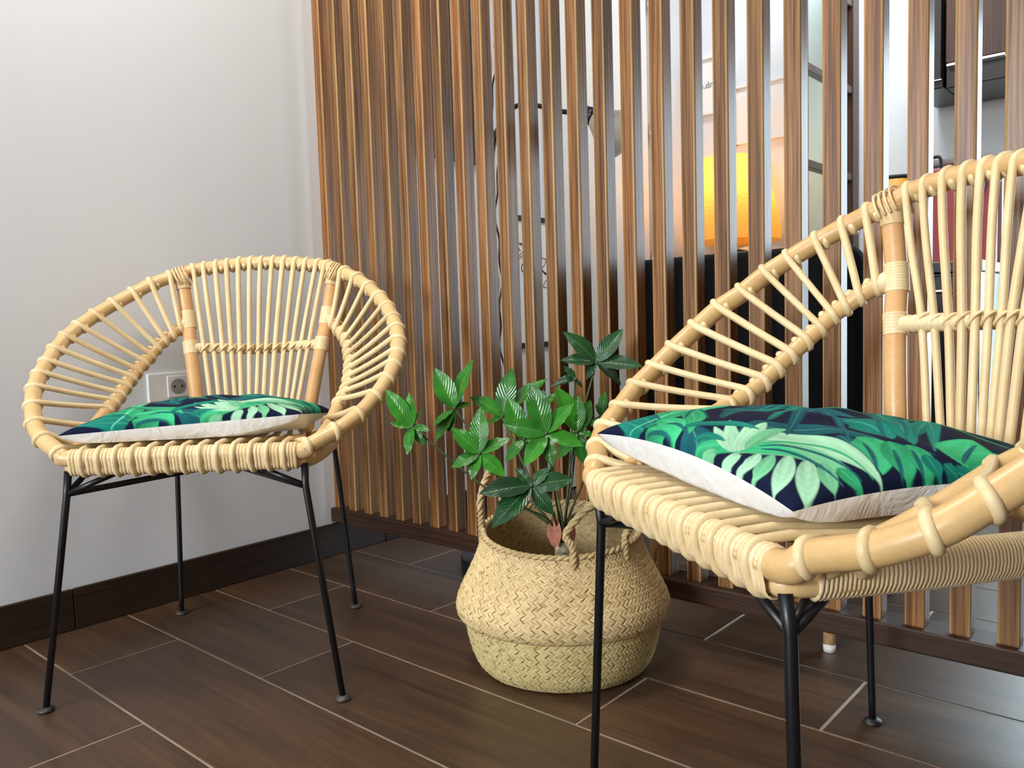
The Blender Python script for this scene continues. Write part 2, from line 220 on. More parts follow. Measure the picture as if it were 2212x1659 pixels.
M['post'] = rattan('peeled_pole', (.58, .31, .125), (.72, .44, .20), .34)
M['rod'] = rattan('rattan_rod', (.70, .52, .27), (.82, .66, .39), .42)
M['cane'] = rattan('flat_cane', (.72, .53, .28), (.84, .68, .42), .33)
m = M['iron'] = mat('black_iron', (.006, .006, .008), .38, .5); bump(m, noise(m, coords(m, (1, 1, 1)), 90, 3), .25, .001)
M['foot'] = mat('foot_disc', (.012, .011, .011), .5)
base(M['foot'], ramp(M['foot'], noise(M['foot'], coords(M['foot'], (1, 1, 1)), 60), [(.4, (.008, .008, .008)), (.75, (.10, .09, .08))]))
m = M['print'] = mat('leaf_print_cloth', (.1, .3, .2), .8, .1)
at_ = nd(m, 'ShaderNodeVertexColor', layer_name='print'); base(m, at_.outputs[0]); bump(m, noise(m, coords(m, (1, 1, 1)), 900, 2), .25, .0006)
m = M['cloth'] = mat('white_cloth', (.80, .79, .78), .85, .2); bump(m, noise(m, coords(m, (1, 1, 1)), 22, 4, .6, .6), .5, .012)
def leafmat(name, a, b, rough, trans):
    m = mat(name, a, rough, .5); b_ = m.node_tree.nodes['Principled BSDF']
    n1 = noise(m, coords(m, (1, 1, 1), 3.), 30, 3); c = ramp(m, n1, [(.3, a), (.7, b)])
    oi = nd(m, 'ShaderNodeObjectInfo'); c = mixc(m, 1.0, c, ramp(m, oi.outputs['Random'], [(0, (.62, .66, .7)), (1, (1.25, 1.2, 1.0))]), 'MULTIPLY')
    uv = nd(m, 'ShaderNodeUVMap'); sx = nd(m, 'ShaderNodeSeparateXYZ'); lk(m, uv.outputs[0], sx.inputs[0])
    d = nd(m, 'ShaderNodeMath', operation='ABSOLUTE'); lk(m, sx.outputs[0], d.inputs[0])
    mr = nd(m, 'ShaderNodeMapRange'); mr.inputs[1].default_value = .015; mr.inputs[2].default_value = .06; mr.inputs[3].default_value = .40; mr.inputs[4].default_value = 0
    lk(m, d.outputs[0], mr.inputs[0]); c = mixc(m, mr.outputs[0], c, (.22, .42, .12)); base(m, c)
    # side veins
    k = nd(m, 'ShaderNodeMath', operation='MULTIPLY_ADD'); lk(m, d.outputs[0], k.inputs[0]); k.inputs[1].default_value = -.35; lk(m, sx.outputs[1], k.inputs[2])
    s = nd(m, 'ShaderNodeMath', operation='MULTIPLY'); lk(m, k.outputs[0], s.inputs[0]); s.inputs[1].default_value = 62.
    si = nd(m, 'ShaderNodeMath', operation='SINE'); lk(m, s.outputs[0], si.inputs[0]); bump(m, si.outputs[0], .22, .0012)
    b_.inputs['Transmission Weight'].default_value = 0
    b_.inputs['Subsurface Weight'].default_value = 0
    if trans:
        out = m.node_tree.nodes['Material Output']; tr = nd(m, 'ShaderNodeBsdfTranslucent'); lk(m, c, tr.inputs[0])
        mx = nd(m, 'ShaderNodeMixShader'); mx.inputs[0].default_value = trans
        lk(m, b_.outputs[0], mx.inputs[1]); lk(m, tr.outputs[0], mx.inputs[2]); lk(m, mx.outputs[0], out.inputs[0])
    return m
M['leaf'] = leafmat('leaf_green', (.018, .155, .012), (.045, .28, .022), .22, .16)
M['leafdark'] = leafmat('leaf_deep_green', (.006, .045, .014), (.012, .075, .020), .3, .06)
M['stem'] = mat('plant_stem', (.045, .075, .022), .5); base(M['stem'], ramp(M['stem'], noise(M['stem'], coords(M['stem'], (1, 1, 1)), 60), [(.3, (.025, .05, .015)), (.7, (.08, .10, .04))]))
M['husk'] = mat('dry_husk', (.42, .14, .08), .6); base(M['husk'], ramp(M['husk'], noise(M['husk'], coords(M['husk'], (1, 1, 1)), 70), [(.3, (.30, .09, .05)), (.7, (.52, .20, .12))]))
M['trunk'] = mat('cut_trunk', (.4, .33, .2), .8); base(M['trunk'], ramp(M['trunk'], noise(M['trunk'], coords(M['trunk'], (1, 1, 1)), 120), [(.3, (.12, .10, .06)), (.7, (.55, .48, .33))]))
m = M['weave'] = mat('seagrass', (.55, .40, .19), .7, .3)
at_ = nd(m, 'ShaderNodeVertexColor', layer_name='strand'); n2 = noise(m, coords(m, (1, 1, 1)), 240, 3, .6)
base(m, mixc(m, .5, at_.outputs[0], mixc(m, 1.0, at_.outputs[0], ramp(m, n2, [(.3, (.7, .66, .55)), (.7, (1.15, 1.15, 1.15))]), 'MULTIPLY'))); bump(m, n2, .5, .0012)
m = M['grassrope'] = mat('seagrass_rope', (.55, .40, .19), .7, .3); n1 = noise(m, coords(m, (1, 1, 1)), 130, 4, .6)
base(m, ramp(m, n1, [(.3, (.36, .25, .11)), (.7, (.66, .50, .27))])); bump(m, n1, .4, .001)
M['blackplastic'] = mat('black_plastic', (.008, .009, .011), .35); bump(M['blackplastic'], noise(M['blackplastic'], coords(M['blackplastic'], (1, 1, 1)), 120), .06, .0005)
m = M['blackcloth'] = mat('black_upholstery', (.006, .006, .007), .85, .15); bump(m, noise(m, coords(m, (1, 1, 1)), 600, 2), .3, .0006)
m = M['soil'] = mat('potting_soil', (.012, .009, .007), .95, .1); bump(m, noise(m, coords(m, (1, 1, 1)), 150, 4), 1.0, .004)
M['tan'] = woodmat('tan_leg_wood', 2, (.42, .24, .10), (.58, .36, .17), (.70, .47, .25), .4, 5., 1, False)
M['redwood'] = woodmat('brown_door_wood', 2, (.018, .007, .004), (.05, .018, .009), (.10, .036, .016), .3, 5., 1, False)
M['darkcab'] = woodmat('dark_cabinet', 0, (.006, .005, .005), (.011, .009, .009), (.022, .017, .016), .3, 5., 1, False)
M['chrome'] = mat('brushed_steel', (.6, .6, .6), .3, .5, 1.0)
M['socket'] = mat('white_plastic', (.78, .78, .77), .3); M['hole'] = mat('dark_hole', (.01, .01, .01), .6)
M['paper'] = mat('paper', (.84, .84, .83), .8, .2); M['ink'] = mat('black_ink', (.012, .012, .013), .6); M['inkgrey'] = mat('grey_ink', (.22, .22, .23), .6)
M['grey'] = mat('grey_enamel', (.28, .28, .28), .35); M['orange'] = mat('orange_enamel', (.80, .38, .07), .5); M['rose'] = mat('rose_card', (.42, .075, .085), .6)
for k_ in ('paper', 'grey', 'orange', 'rose', 'socket'): bump(M[k_], noise(M[k_], coords(M[k_], (1, 1, 1)), 90, 2), .05, .0006)
m = M['shade'] = mat('amber_shade', (.80, .42, .10), .7, .2); out = m.node_tree.nodes['Material Output']
tr = nd(m, 'ShaderNodeBsdfTranslucent'); wv = nd(m, 'ShaderNodeTexVoronoi'); wv.inputs['Scale'].default_value = 150; lk(m, coords(m, (1, 1, 1)), wv.inputs['Vector'])
lk(m, ramp(m, wv.outputs['Distance'], [(.1, (.96, .74, .34)), (.6, (.90, .52, .14))]), tr.inputs[0]); mx = nd(m, 'ShaderNodeMixShader'); mx.inputs[0].default_value = .7
lk(m, m.node_tree.nodes['Principled BSDF'].outputs[0], mx.inputs[1]); lk(m, tr.outputs[0], mx.inputs[2]); lk(m, mx.outputs[0], out.inputs[0])
m = M['paleshade'] = mat('pale_shade', (.85, .80, .74), .6); out = m.node_tree.nodes['Material Output']
tr = nd(m, 'ShaderNodeBsdfTranslucent'); lk(m, ramp(m, noise(m, coords(m, (1, 1, 1)), 60), [(.3, (.86, .80, .74)), (.7, (.92, .88, .82))]), tr.inputs[0]); mx = nd(m, 'ShaderNodeMixShader'); mx.inputs[0].default_value = .5
lk(m, m.node_tree.nodes['Principled BSDF'].outputs[0], mx.inputs[1]); lk(m, tr.outputs[0], mx.inputs[2]); lk(m, mx.outputs[0], out.inputs[0])
m = M['bulb'] = mat('lit_bulb', (1, .9, .7), .4); b_ = m.node_tree.nodes['Principled BSDF']; b_.inputs['Emission Color'].default_value = (1, .82, .5, 1); b_.inputs['Emission Strength'].default_value = 12
m = M['fairy'] = mat('fairy_light', (1, .9, .7), .4); b_ = m.node_tree.nodes['Principled BSDF']; b_.inputs['Emission Color'].default_value = (1, .88, .7, 1); b_.inputs['Emission Strength'].default_value = 3
m = M['diffuser'] = mat('lamp_diffuser', (.9, .85, .75), .4); b_ = m.node_tree.nodes['Principled BSDF']; b_.inputs['Emission Color'].default_value = (1, .84, .6, 1); b_.inputs['Emission Strength'].default_value = 4
m = M['glass'] = bpy.data.materials.new('pane_glass'); m.use_nodes = True; nt = m.node_tree; nt.nodes.remove(nt.nodes['Principled BSDF'])
gl = nd(m, 'ShaderNodeBsdfGlossy'); gl.inputs['Roughness'].default_value = .02; tp = nd(m, 'ShaderNodeBsdfTransparent'); tp.inputs[0].default_value = (.86, .95, .91, 1)
mx = nd(m, 'ShaderNodeMixShader'); mx.inputs[0].default_value = .06
lk(m, tp.outputs[0], mx.inputs[1]); lk(m, gl.outputs[0], mx.inputs[2]); lk(m, mx.outputs[0], nt.nodes['Material Output'].inputs[0])

# ------------------------------------------------------------------ room shell
def struct(o): o['kind'] = 'structure'; return o
X1, YN, YF, ZC = 3.7, -6.0, 2.07, 2.62
floor = struct(obj('floor', *boxvf(0, X1, YN, YF, -.06, -.0010), M['grout'], smooth=False))
struct(obj('ceiling', *boxvf(-.1, X1 + .1, YN - .1, YF + .1, ZC, ZC + .1), M['ceil'], smooth=False))
struct(obj('wall_left', *boxvf(-.1, 0, YN - .1, YF + .1, -.06, ZC), M['wall'], smooth=False))
struct(obj('wall_right', *boxvf(X1, X1 + .1, YN - .1, YF + .1, -.06, ZC), M['taupe'], smooth=False))
b = MB()
for q in ((0, 1.42, YF, YF + .1, -.06, ZC), (2.40, X1, YF, YF + .1, -.06, ZC), (1.42, 2.40, YF, YF + .1, -.06, .06), (1.42, 2.40, YF, YF + .1, 1.75, ZC)): b.add(*boxvf(*q))
struct(b.build('wall_back', M['wall'], smooth=False))
b = MB()
for q in ((0, .05, YN - .1, YN, -.06, ZC), (1.85, X1, YN - .1, YN, -.06, ZC), (.05, 1.85, YN - .1, YN, -.06, .95), (.05, 1.85, YN - .1, YN, 2.42, ZC)): b.add(*boxvf(*q))
struct(b.build('wall_front', M['taupe'], smooth=False))
def window(name, pts, horiz):
    (a0, a1, z0, z1), d0, d1 = pts
    f = MB(); q = lambda u0, u1, zz0, zz1: f.add(*(boxvf(u0, u1, d0, d1, zz0, zz1) if horiz else boxvf(d0, d1, u0, u1, zz0, zz1)))
    q(a0, a0 + .04, z0, z1); q(a1 - .04, a1, z0, z1); q(a0, a1, z0, z0 + .04); q(a0, a1, z1 - .04, z1); mid_ = (a0 + a1) / 2; q(mid_ - .03, mid_ + .03, z0, z1)
    fr_ = struct(f.build(name, M['white'], smooth=False)); dm = (d0 + d1) / 2
    for u0, u1 in ((a0 + .04, mid_ - .03), (mid_ + .03, a1 - .04)):
        obj('pane', *(boxvf(u0, u1, dm - .003, dm + .003, z0 + .04, z1 - .04) if horiz else boxvf(dm - .003, dm + .003, u0, u1, z0 + .04, z1 - .04)), M['glass'], fr_, False)
window('window_1', ((.05, 1.85, .95, 2.42), YN - .08, YN - .03), True)
window('window_2', ((1.42, 2.40, .06, 1.75), YF + .03, YF + .08), True)
# floor tiles: long planks laid along the screen, staggered row by row
TL, TW, GR = .9078, .2230, .0036
tile0 = None
nrow = int((YF - YN) / TW) + 2
for r in range(-int((YF - .0552) / TW) - 1, int((.0552 - YN) / TW) + 1):
    y1 = .0552 - TW * r; y0 = y1 - TW; y1c, y0c = min(y1, YF), max(y0, YN)
    off = (.258 if r % 2 else .579) - TL
    x = off
    while x < X1:
        xa, xb = max(x, 0.0), min(x + TL, X1)
        if xb - xa > .02 and y1c - y0c > .02:
            full = abs(xb - xa - TL) < 1e-6 and abs(y1c - y0c - TW) < 1e-6
            if full and tile0 is not None: again(tile0, floor, ((xa + xb) / 2, (y0c + y1c) / 2, 0))
            else:
                hx, hy = (xb - xa) / 2 - GR / 2, (y1c - y0c) / 2 - GR / 2
                t = obj('tile', *bevbox(-hx, hx, -hy, hy, -.009, 0, .0012, 1), M['tile'], floor, False)
                t.location = ((xa + xb) / 2, (y0c + y1c) / 2, 0)
                if full: tile0 = t
        x += TL
# baseboard on the left wall, board by board
bb = struct(obj('baseboard_left', *boxvf(0, .004, YN, YF, 0.0, .088), M['skirt'], smooth=False))
ys = [YN, -5.28, -4.37, -3.46, -2.55, -1.64, -.731, .178, 1.09, YF]
for a, b2 in zip(ys, ys[1:]):
    obj('board', *bevbox(.002, .012, a + .0008, b2 - .0008, .0, .0945, .0025, 2), M['skirt'], bb, False)

# ------------------------------------------------------------------ slatted screen
scr = tag(empty('slat_screen', (0, 0, 0)), 'floor to ceiling room divider of upright brown stained wood slats', 'room divider')
obj('bottom_rail', *bevbox(.001, 2.62, -.0146, .0525, .1005, .1400, .003, 2), M['rail'], scr, False)
obj('top_rail', *bevbox(.001, 2.62, -.0146, .0525, ZC - .05, ZC - .001, .003, 2), M['rail'], scr, False)
PIT, SW, SD = .06794, .0314, .0367
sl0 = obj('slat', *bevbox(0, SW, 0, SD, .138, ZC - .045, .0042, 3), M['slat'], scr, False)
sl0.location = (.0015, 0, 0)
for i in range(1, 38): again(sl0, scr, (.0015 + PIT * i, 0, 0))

# ------------------------------------------------------------------ wall socket
so = tag(empty('wall_socket', (0, -.455, .532)), 'white double wall socket low on the white wall behind the left chair', 'socket')
obj('plate', *bevbox(0, .008, -.075, .036, -.036, .036, .004, 3), M['socket'], so, False)
for yy in (-.0, -.072):
    if yy == 0: q = 0.0
    ins = obj('socket_insert', *bevbox(.006, .0105, -.027 + q, .027 + q, -.027, .027, .002, 2), M['socket'], so, False) if yy == 0 else None
    if ins:
        obj('well', *[(lambda V, F: ([(.0108 - .0, y_, z_) for (y_, z_, x_) in V], F))(*lathe([(.0195, 0), (.001, 0)], 28))][0], M['grey'], ins, False)
        for s in (-1, 1): obj('pin_hole', *[(lambda V, F: ([(.0112, y_ + s * .0095, z_) for (y_, z_, x_) in V], F))(*lathe([(.003, 0), (.0003, 0)], 12))][0], M['hole'], ins, False)

# ------------------------------------------------------------------ rattan chairs
R_POLE, R_RAIL, R_ROD, R_LEG = .0149, .0130, .0057, .0064
def V3(p, s=1): return np.array((p[0] * s, p[1], p[2]))
def nrm(a): return a / max(np.linalg.norm(a), 1e-9)
def coil(c, t, n, o, R, turns, shift, n_seg=14, sgn=1):
    # rod winding round a pole: starts on side o, runs away from n, underneath and back
    A = np.linspace(0, turns * 2 * PI, n_seg)
    return [c + (R if k < n_seg - 2 else R * (.88 if k == n_seg - 2 else .74)) * (math.cos(a) * o - math.sin(a) * n) + t * sgn * shift * (a / (2 * PI)) for k, a in enumerate(A)]
def ribbed(a, b, r, pitch, n=16, depth=.0006):
    L = np.linalg.norm(b - a); k = max(2, int(round(L / pitch))); P = []; rr = []
    for i in range(k):
        for f, d in ((0.02, depth), (.25, 0), (.75, 0), (.98, depth)):
            P.append(a + (b - a) * ((i + f) / k)); rr.append(r - d)
    return tube(P, rr, n)
def make_chair(K, pose, label):
    T = tag(empty('rattan_armchair', (pose[0], pose[1], 0), pose[2]), label, 'armchair', None)
    # local frame: x = facing, y = towards the sitter's left
    def L(p, s=1): return np.array((p[1], p[0] * s, p[2]))
    def P(n, s=1): return L(K[n], s)
    # ----- rim hoop
    half = [P('bk%d' % k) for k in range(6, 0, -1)] + [P('rim%d' % k) for k in range(1, 16)]
    fe = P('fe'); fz = fe[2] - .003; fx = fe[0] + .002
    fc = np.array((fx, K['fe'][0] + .004, fz))
    mir = lambda p: np.array((p[0], -p[1], p[2]))
    ctrl = [P('bk7')] + half + [fc, np.array((fx + .001, .11, fz))] + [np.array((fx + .001, -.11, fz)), mir(fc)] + [mir(p) for p in half[::-1]]
    rimc = cr(ctrl, 6, True)
    obj('rim_pole', *tube(rimc, R_POLE, 14, True), M['pole'], T)
    RC = np.array(rimc)
    def tan_at(curve, p):
        i = int(np.argmin(((curve - p) ** 2).sum(1))); return nrm(curve[(i + 1) % len(curve)] - curve[i - 1])
    # ----- seat ring (lower loop)
    zr = fz - .0195; R_LOW = .0112
    sr = []
    for s_, f_, z_ in ((.0, fx + .001, zr), (.11, fx, zr), (.190, fx - .002, zr), (.212, fx - .030, zr), (.215, .10, zr - .002), (.205, -.03, zr - .006), (.185, -.145, zr - .012), (.135, -.195, zr - .015), (.0, -.205, zr - .016)):
        sr.append(np.array((f_, s_, z_)))
    ring = sr + [mir(p) for p in sr[-2:0:-1]]
    rc = cr(ring, 8, True); obj('seat_ring', *tube(rc, R_LOW, 12, True), M['pole'], T)
    RR = np.array(rc)
    # flat cane wound round the sides of the seat ring
    for s in (1, -1):
        seg = [np.array((p[0], p[1] * s, p[2])) for p in sr[3:8]]
        cc = np.array(cr(seg, 24)); d_ = np.r_[0, np.cumsum(np.linalg.norm(np.diff(cc, axis=0), axis=1))]; pts = []; rr = []
        nw = int(d_[-1] / .0046)
        for i in range(nw):
            for f_, e_ in ((.0, .0010), (.2, .0028), (.8, .0028), (.98, .0010)):
                u_ = (i + f_) / nw * d_[-1]; pts.append(np.array([np.interp(u_, d_, cc[:, q_]) for q_ in range(3)])); rr.append(R_LOW + e_)
        V, F = tube(pts, rr, 14); zc = pts[0][2]
        V = [(v[0], v[1], zc + (v[2] - zc) * 1.62 + .0075) for v in V]
        obj('side_wrapping', V, F, M['cane'], T)
    # ----- posts, cross rail, arm rails
    for s in (-1, 1):
        pt, pa, pc, pb = P('ptop', s), P('parm', s), P('pcr', s), P('pbot', s)
        d = nrm(pb - pc); end = pb + d * ((zr - .012 - pb[2]) / d[2]) if d[2] < -.2 else pb
        end = np.array((-.185, .125 * s, zr - .008)) * .4 + end * .6
        post = cr([pt, pa, pc, pb, end], 8)
        obj('back_post', *tube(post, R_POLE * 1.02, 14), M['post'], T)
        dpt = nrm(pa - pt)
        obj('cane_binding', *ribbed(pt + dpt * .012, pt + dpt * .040, R_POLE * 1.02 + .0016, .0035), M['cane'], T)
        tr_ = tan_at(RC, pt)
        for q in (-.0075, -.0025, .0025, .0075):
            c0 = pt + tr_ * q * 1.6; o_ = nrm(np.array((1.0, 0, .15))); up = nrm(np.cross(tr_, o_)); up = up if up[2] > 0 else -up
            pts = [c0 - up * .030 + o_ * (R_POLE * .2 + .012), c0 - up * .012 + o_ * (R_POLE + .0022)] + [c0 + (R_POLE + .0012) * (math.cos(a) * o_ + math.sin(a) * up) for a in np.linspace(0, PI, 9)] + [c0 - up * .012 - o_ * (R_POLE + .0022), c0 - up * .030 - o_ * (R_POLE * .2 + .012)]
            obj('cane_strip', *tube(pts, .0022, 6), M['cane'], T)
        da = nrm(pc - pt)
        obj('cane_binding', *ribbed(pa - da * .020, pa + da * .022, R_POLE * 1.02 + .0018, .0042), M['cane'], T)
        obj('cane_binding', *ribbed(pc - da * .016, pc + da * .016, R_POLE * 1.02 + .0016, .0046), M['cane'], T)
        inn = [P('in%d' % k, s) for k in range(1, 13)]
        tip = np.array((K['fe'][1] - .030, s * (K['fe'][0] + .012), K['fe'][2] - .004))
        rail = cr([pa + (pa - inn[0]) * .05] + inn + [(inn[-1] * .45 + tip * .55) + np.array((0, .004 * s, -.004)), tip], 6)
        ro = obj('arm_rail', *tube(rail, R_RAIL, 12), M['pole'], T)
        a_, b_ = inn[0], inn[0] + (pa - inn[0]) * .82
        obj('cane_binding', *ribbed(a_, b_, R_RAIL + .0022, .004), M['cane'], T)
        RA = np.array(rail)
        # ----- arm rods
        for k in range(1, 16):
            c1 = P('rim%d' % k, s)
            if k <= 12: c2 = inn[k - 1]
            elif k < 15: c2 = inn[-1] + (tip - inn[-1]) * ((k - 12) / 2.6) + np.array((0, 0, -.006 * (k - 12)))
            else: c2 = tip
            t1, t2 = tan_at(RC, c1), tan_at(RA, c2)
            n1 = nrm(c2 - c1); n1 = nrm(n1 - t1 * (n1 @ t1)); o1 = np.cross(t1, n1)
            ctr = np.array((.05, 0, K['fe'][2] + .22))
            o1 = o1 if o1 @ (ctr - c1) > 0 else -o1
            n2 = nrm(c1 - c2); n2 = nrm(n2 - t2 * (n2 @ t2)); o2 = np.cross(t2, n2); o2 = o2 if o2 @ (ctr - c2) > 0 else -o2
            g1 = coil(c1, t1, n1, o1, R_POLE - R_ROD * .25, .92, R_ROD * 2.4)[::-1]
            if k < 15:
                g2 = coil(c2, t2, n2, o2, R_RAIL - R_ROD * .25, .92, R_ROD * 2.4)
                L_ = np.linalg.norm(c2 - c1)
                mid_ = [g1[-1] + (g2[0] - g1[-1]) * f + (o1 + o2) * (-.0012 * math.sin(PI * f)) for f in (.12, .3, .5, .7, .88)]
                path = g1 + mid_ + g2
            else:
                path = g1 + [c1 + (fc * .0 + np.array((fx - .10, s * (K['fe'][0] - .06), K['fe'][2] - .006)) - c1) * f + o1 * (R_POLE + R_ROD) * (1 - f) ** 2 for f in (.3, .7, 1)]
            obj('arm_rod', *tube(path, R_ROD * (1 + .05 * math.sin(k * 7.3)), 8), M['rod'], T)
    # cross rail with cane wound round it
    c1, c0 = P('pcr', -1), P('pcr', 1); cm = P('cr7') + np.array((-(R_RAIL + R_ROD), 0, 0))
    cx = cr([c1, (c1 + cm) / 2 + np.array((-.004, 0, 0)), cm, (c0 + cm) / 2 + np.array((-.004, 0, 0)), c0], 40)
    rr = [R_RAIL * .92 + (.0010 if (i // 2) % 2 else .0002) for i in range(len(cx))]
    xr = obj('cross_rail', *tube(cx, rr, 12), M['cane'], T)
    # ----- back rods that run on as the seat
    N = 13
    frx = fx; half_w = K['fe'][0] - .012
    for k in range(1, 14):
        kk, s = (k, -1) if k <= 7 else (14 - k, 1)
        top, cro, bt = P('bk%d' % kk, s), P('cr%d' % kk, s), P('bt%d' % kk, s)
        tt = tan_at(RC, top); n_ = nrm(cro - top); n_ = nrm(n_ - tt * (n_ @ tt)); o_ = np.cross(tt, n_); o_ = o_ if o_[0] > 0 else -o_
        g1 = coil(top, tt, n_, o_, R_POLE - R_ROD * .25, .92, R_ROD * 2.4)[::-1]
        sy = -half_w + 2 * half_w * (k - .5) / N
        d = nrm(bt - cro); zs = fz + R_POLE + R_ROD * .35
        low = bt + d * ((zs + .030 - bt[2]) / d[2]) if bt[2] > zs + .045 else bt + np.array((.006, 0, -.03))
        bend = np.array((low[0] + .016, low[1], zs - .006))
        mid_ = np.array((low[0] + .10, low[1] * .7 + sy * .3, zs - .014)); m2 = np.array((.08, sy, zs - .010))
        front = np.array((frx - .03, sy, zs)); rf = R_POLE + .0012; rl = R_LOW + .0012
        lip = [np.array((frx + rf * math.sin(a), sy, fz + rf * math.cos(a))) for a in np.linspace(0, PI / 2, 6)]
        dn = [np.array((frx + rf, sy + .001 * math.sin(k), fz - (fz - zr) * .6)), ] + [np.array((fx + rl * math.cos(a), sy + .002 * a, zr - rl * math.sin(a))) for a in np.linspace(0, PI * .8, 6)]
        body = cr([g1[-1] + np.array((0, 0, 0)), g1[-1] * .6 + cro * .4 + np.array((.002, 0, 0)), cro, bt, low, bend, mid_, m2, front], 6)
        path = g1[:-1] + body + lip + dn
        rk = R_ROD * (1 + .06 * math.sin(k * 5.1)); obj('back_rod', *tube(path, [rk] * (len(path) - 13) + [rk * .92] * 13, 8), M['rod'], T)
        # cane tie over the rod at the cross rail
        a0 = cro + np.array((.0, -.007, -.007)); a1 = cro + np.array((.0, .010, .010))
        pts = [a0 + np.array((-.010, 0, 0)), a0 + np.array((.003, 0, 0)), cro + np.array((R_ROD + .0014, 0, 0)), a1 + np.array((.003, 0, 0)), a1 + np.array((-.012, 0, 0))]
        obj('cane_tie', *tube(cr(pts, 3), .0019, 6), M['cane'], T)
    # ----- cane bands round the straight front edge
    nb = 64; wv = 2 * (K['fe'][0] - .004) / nb; st = []; rb = R_POLE + .0016
    for a in np.linspace(0, PI, 9): st.append((fx + rb * math.cos(a), fz + rb * math.sin(a)))
    for a in np.linspace(PI, 2 * PI, 9): st.append((fx + (R_LOW + .0016) * math.cos(a), zr + (R_LOW + .0016) * math.sin(a)))
    cxm = fx; czm = (fz + zr) / 2
    prof = [(-.5, .0020), (-.40, .0004), (0, -.0003), (.40, .0004), (.5, .0020)]
    V = []; F = []
    for f, d in prof:
        for (a, z) in st:
            v_ = np.array((a - cxm, z - czm)); v_ = v_ * (1 - d / np.linalg.norm(v_)); V.append((cxm + v_[0], f * wv, czm + v_[1]))
    n_ = len(st)
    for i in range(len(prof) - 1):
        for j in range(n_): F.append((i * n_ + j, i * n_ + (j + 1) % n_, (i + 1) * n_ + (j + 1) % n_, (i + 1) * n_ + j))
    b0 = obj('cane_band', V, F, M['cane'], T)
    rnd = random.Random(5)
    for i in range(nb):
        y = -(K['fe'][0] - .004) + wv * (i + .5); x_ = rnd.uniform(-.0006, .0006)
        if i == 0: b0.location = (x_, y, 0)
        else: again(b0, T, (x_, y, 0))
    # ----- iron base
    for s in (-1, 1):
        ff, fj, ft = P('FF', s), P('FJ', s), P('FT', s)
        ft = np.array((fx - .004, ft[1], zr - .004))
        lg = obj('front_leg', *tube([ff + np.array((0, 0, .004)), fj, ft], [R_LEG * .9, R_LEG, R_LEG * 1.05], 12), M['iron'], T)
        V, F = lathe([(0.0003, .0006), (.0135, .0006), (.0145, .003), (.0135, .0055), (.008, .009), (.0003, .009)], 20, ff[0], ff[1]); obj('foot_disc', V, F, M['foot'], lg)
        obj('brace', *tube([fj, np.array((fx - .012, s * .125, zr - .010))], R_LEG * .85, 10), M['iron'], T)
        obj('brace', *tube([fj, np.array((fx - .065, s * .198, zr - .010))], R_LEG * .85, 10), M['iron'], T)
        rf = P('RF', s); oj = P('FJ', -s)
        topz = zr - .030; rt = np.array((rf[0] + .036, rf[1] - s * .026, topz))
        d = nrm(rt - rf); e = nrm(oj - rt)
        path = [rf + np.array((0, 0, .004)), rf + (rt - rf) * .5, rt - d * .035, rt - d * .012 + e * .004, rt + e * .014 - d * .002, rt + e * .05, oj]
        lg = obj('rear_leg', *tube(cr(path, 5), R_LEG * .92, 10), M['iron'], T)
        V, F = lathe([(0.0003, .0006), (.0135, .0006), (.0145, .003), (.0135, .0055), (.008, .009), (.0003, .009)], 20, rf[0], rf[1]); obj('foot_disc', V, F, M['foot'], lg)
        obj('seat_bracket', *tube([rt + e * .03, np.array((-.165, s * .15, zr - .020))], R_LEG * .8, 8), M['iron'], T)
    return T
make_chair(CHAIR_A, POSE_A, 'rattan hoop armchair in the corner against the white wall, seen whole')
make_chair(CHAIR_B, POSE_B, 'large near rattan hoop armchair beside the basket, cut by the picture edge')

# ------------------------------------------------------------------ printed cushions
PAL = np.array([(.004, .008, .030), (.36, .66, .44), (.030, .36, .155), (.008, .20, .155), (.008, .095, .118), (.045, .47, .20), (.13, .58, .38), (.17, .50, .27)])
def cushion_pts(Cn, K, u, v, side, zseat=.47):
    H, Hb, b0, b1, b2, b3 = K; FA, FB, RB, RA = [np.array(k) for k in Cn]; c = .05
    uu = u * (1 - c * (1 - v * v)); vv = v * (1 - c * (1 - u * u))
    p = ((1 - uu) * (1 + vv) / 4)[..., None] * FA + ((1 + uu) * (1 + vv) / 4)[..., None] * FB + ((1 + uu) * (1 - vv) / 4)[..., None] * RB + ((1 - uu) * (1 - vv) / 4)[..., None] * RA
    l = b0 * ((1 + v) / 2) ** 3 * (1 - u * u) + b1 * ((1 + u) / 2) ** 3 * (1 - v * v) + b2 * ((1 - v) / 2) ** 3 * (1 - u * u) + b3 * ((1 - u) / 2) ** 3 * (1 - v * v)
    q = np.clip((1 - u * u) * (1 - v * v), 0, 1)
    p[..., 2] += l + (H * q ** .42 if side > 0 else -(Hb + .012) * np.clip(np.minimum(1 - u * u, 1 - v * v), 0, 1) ** .15 * np.clip(np.maximum(1 - u * u, 1 - v * v), 0, 1) ** .5)
    if side < 0: p[..., 2] = np.maximum(p[..., 2], np.minimum(zseat + .001, p[..., 2] + 9))
    return p
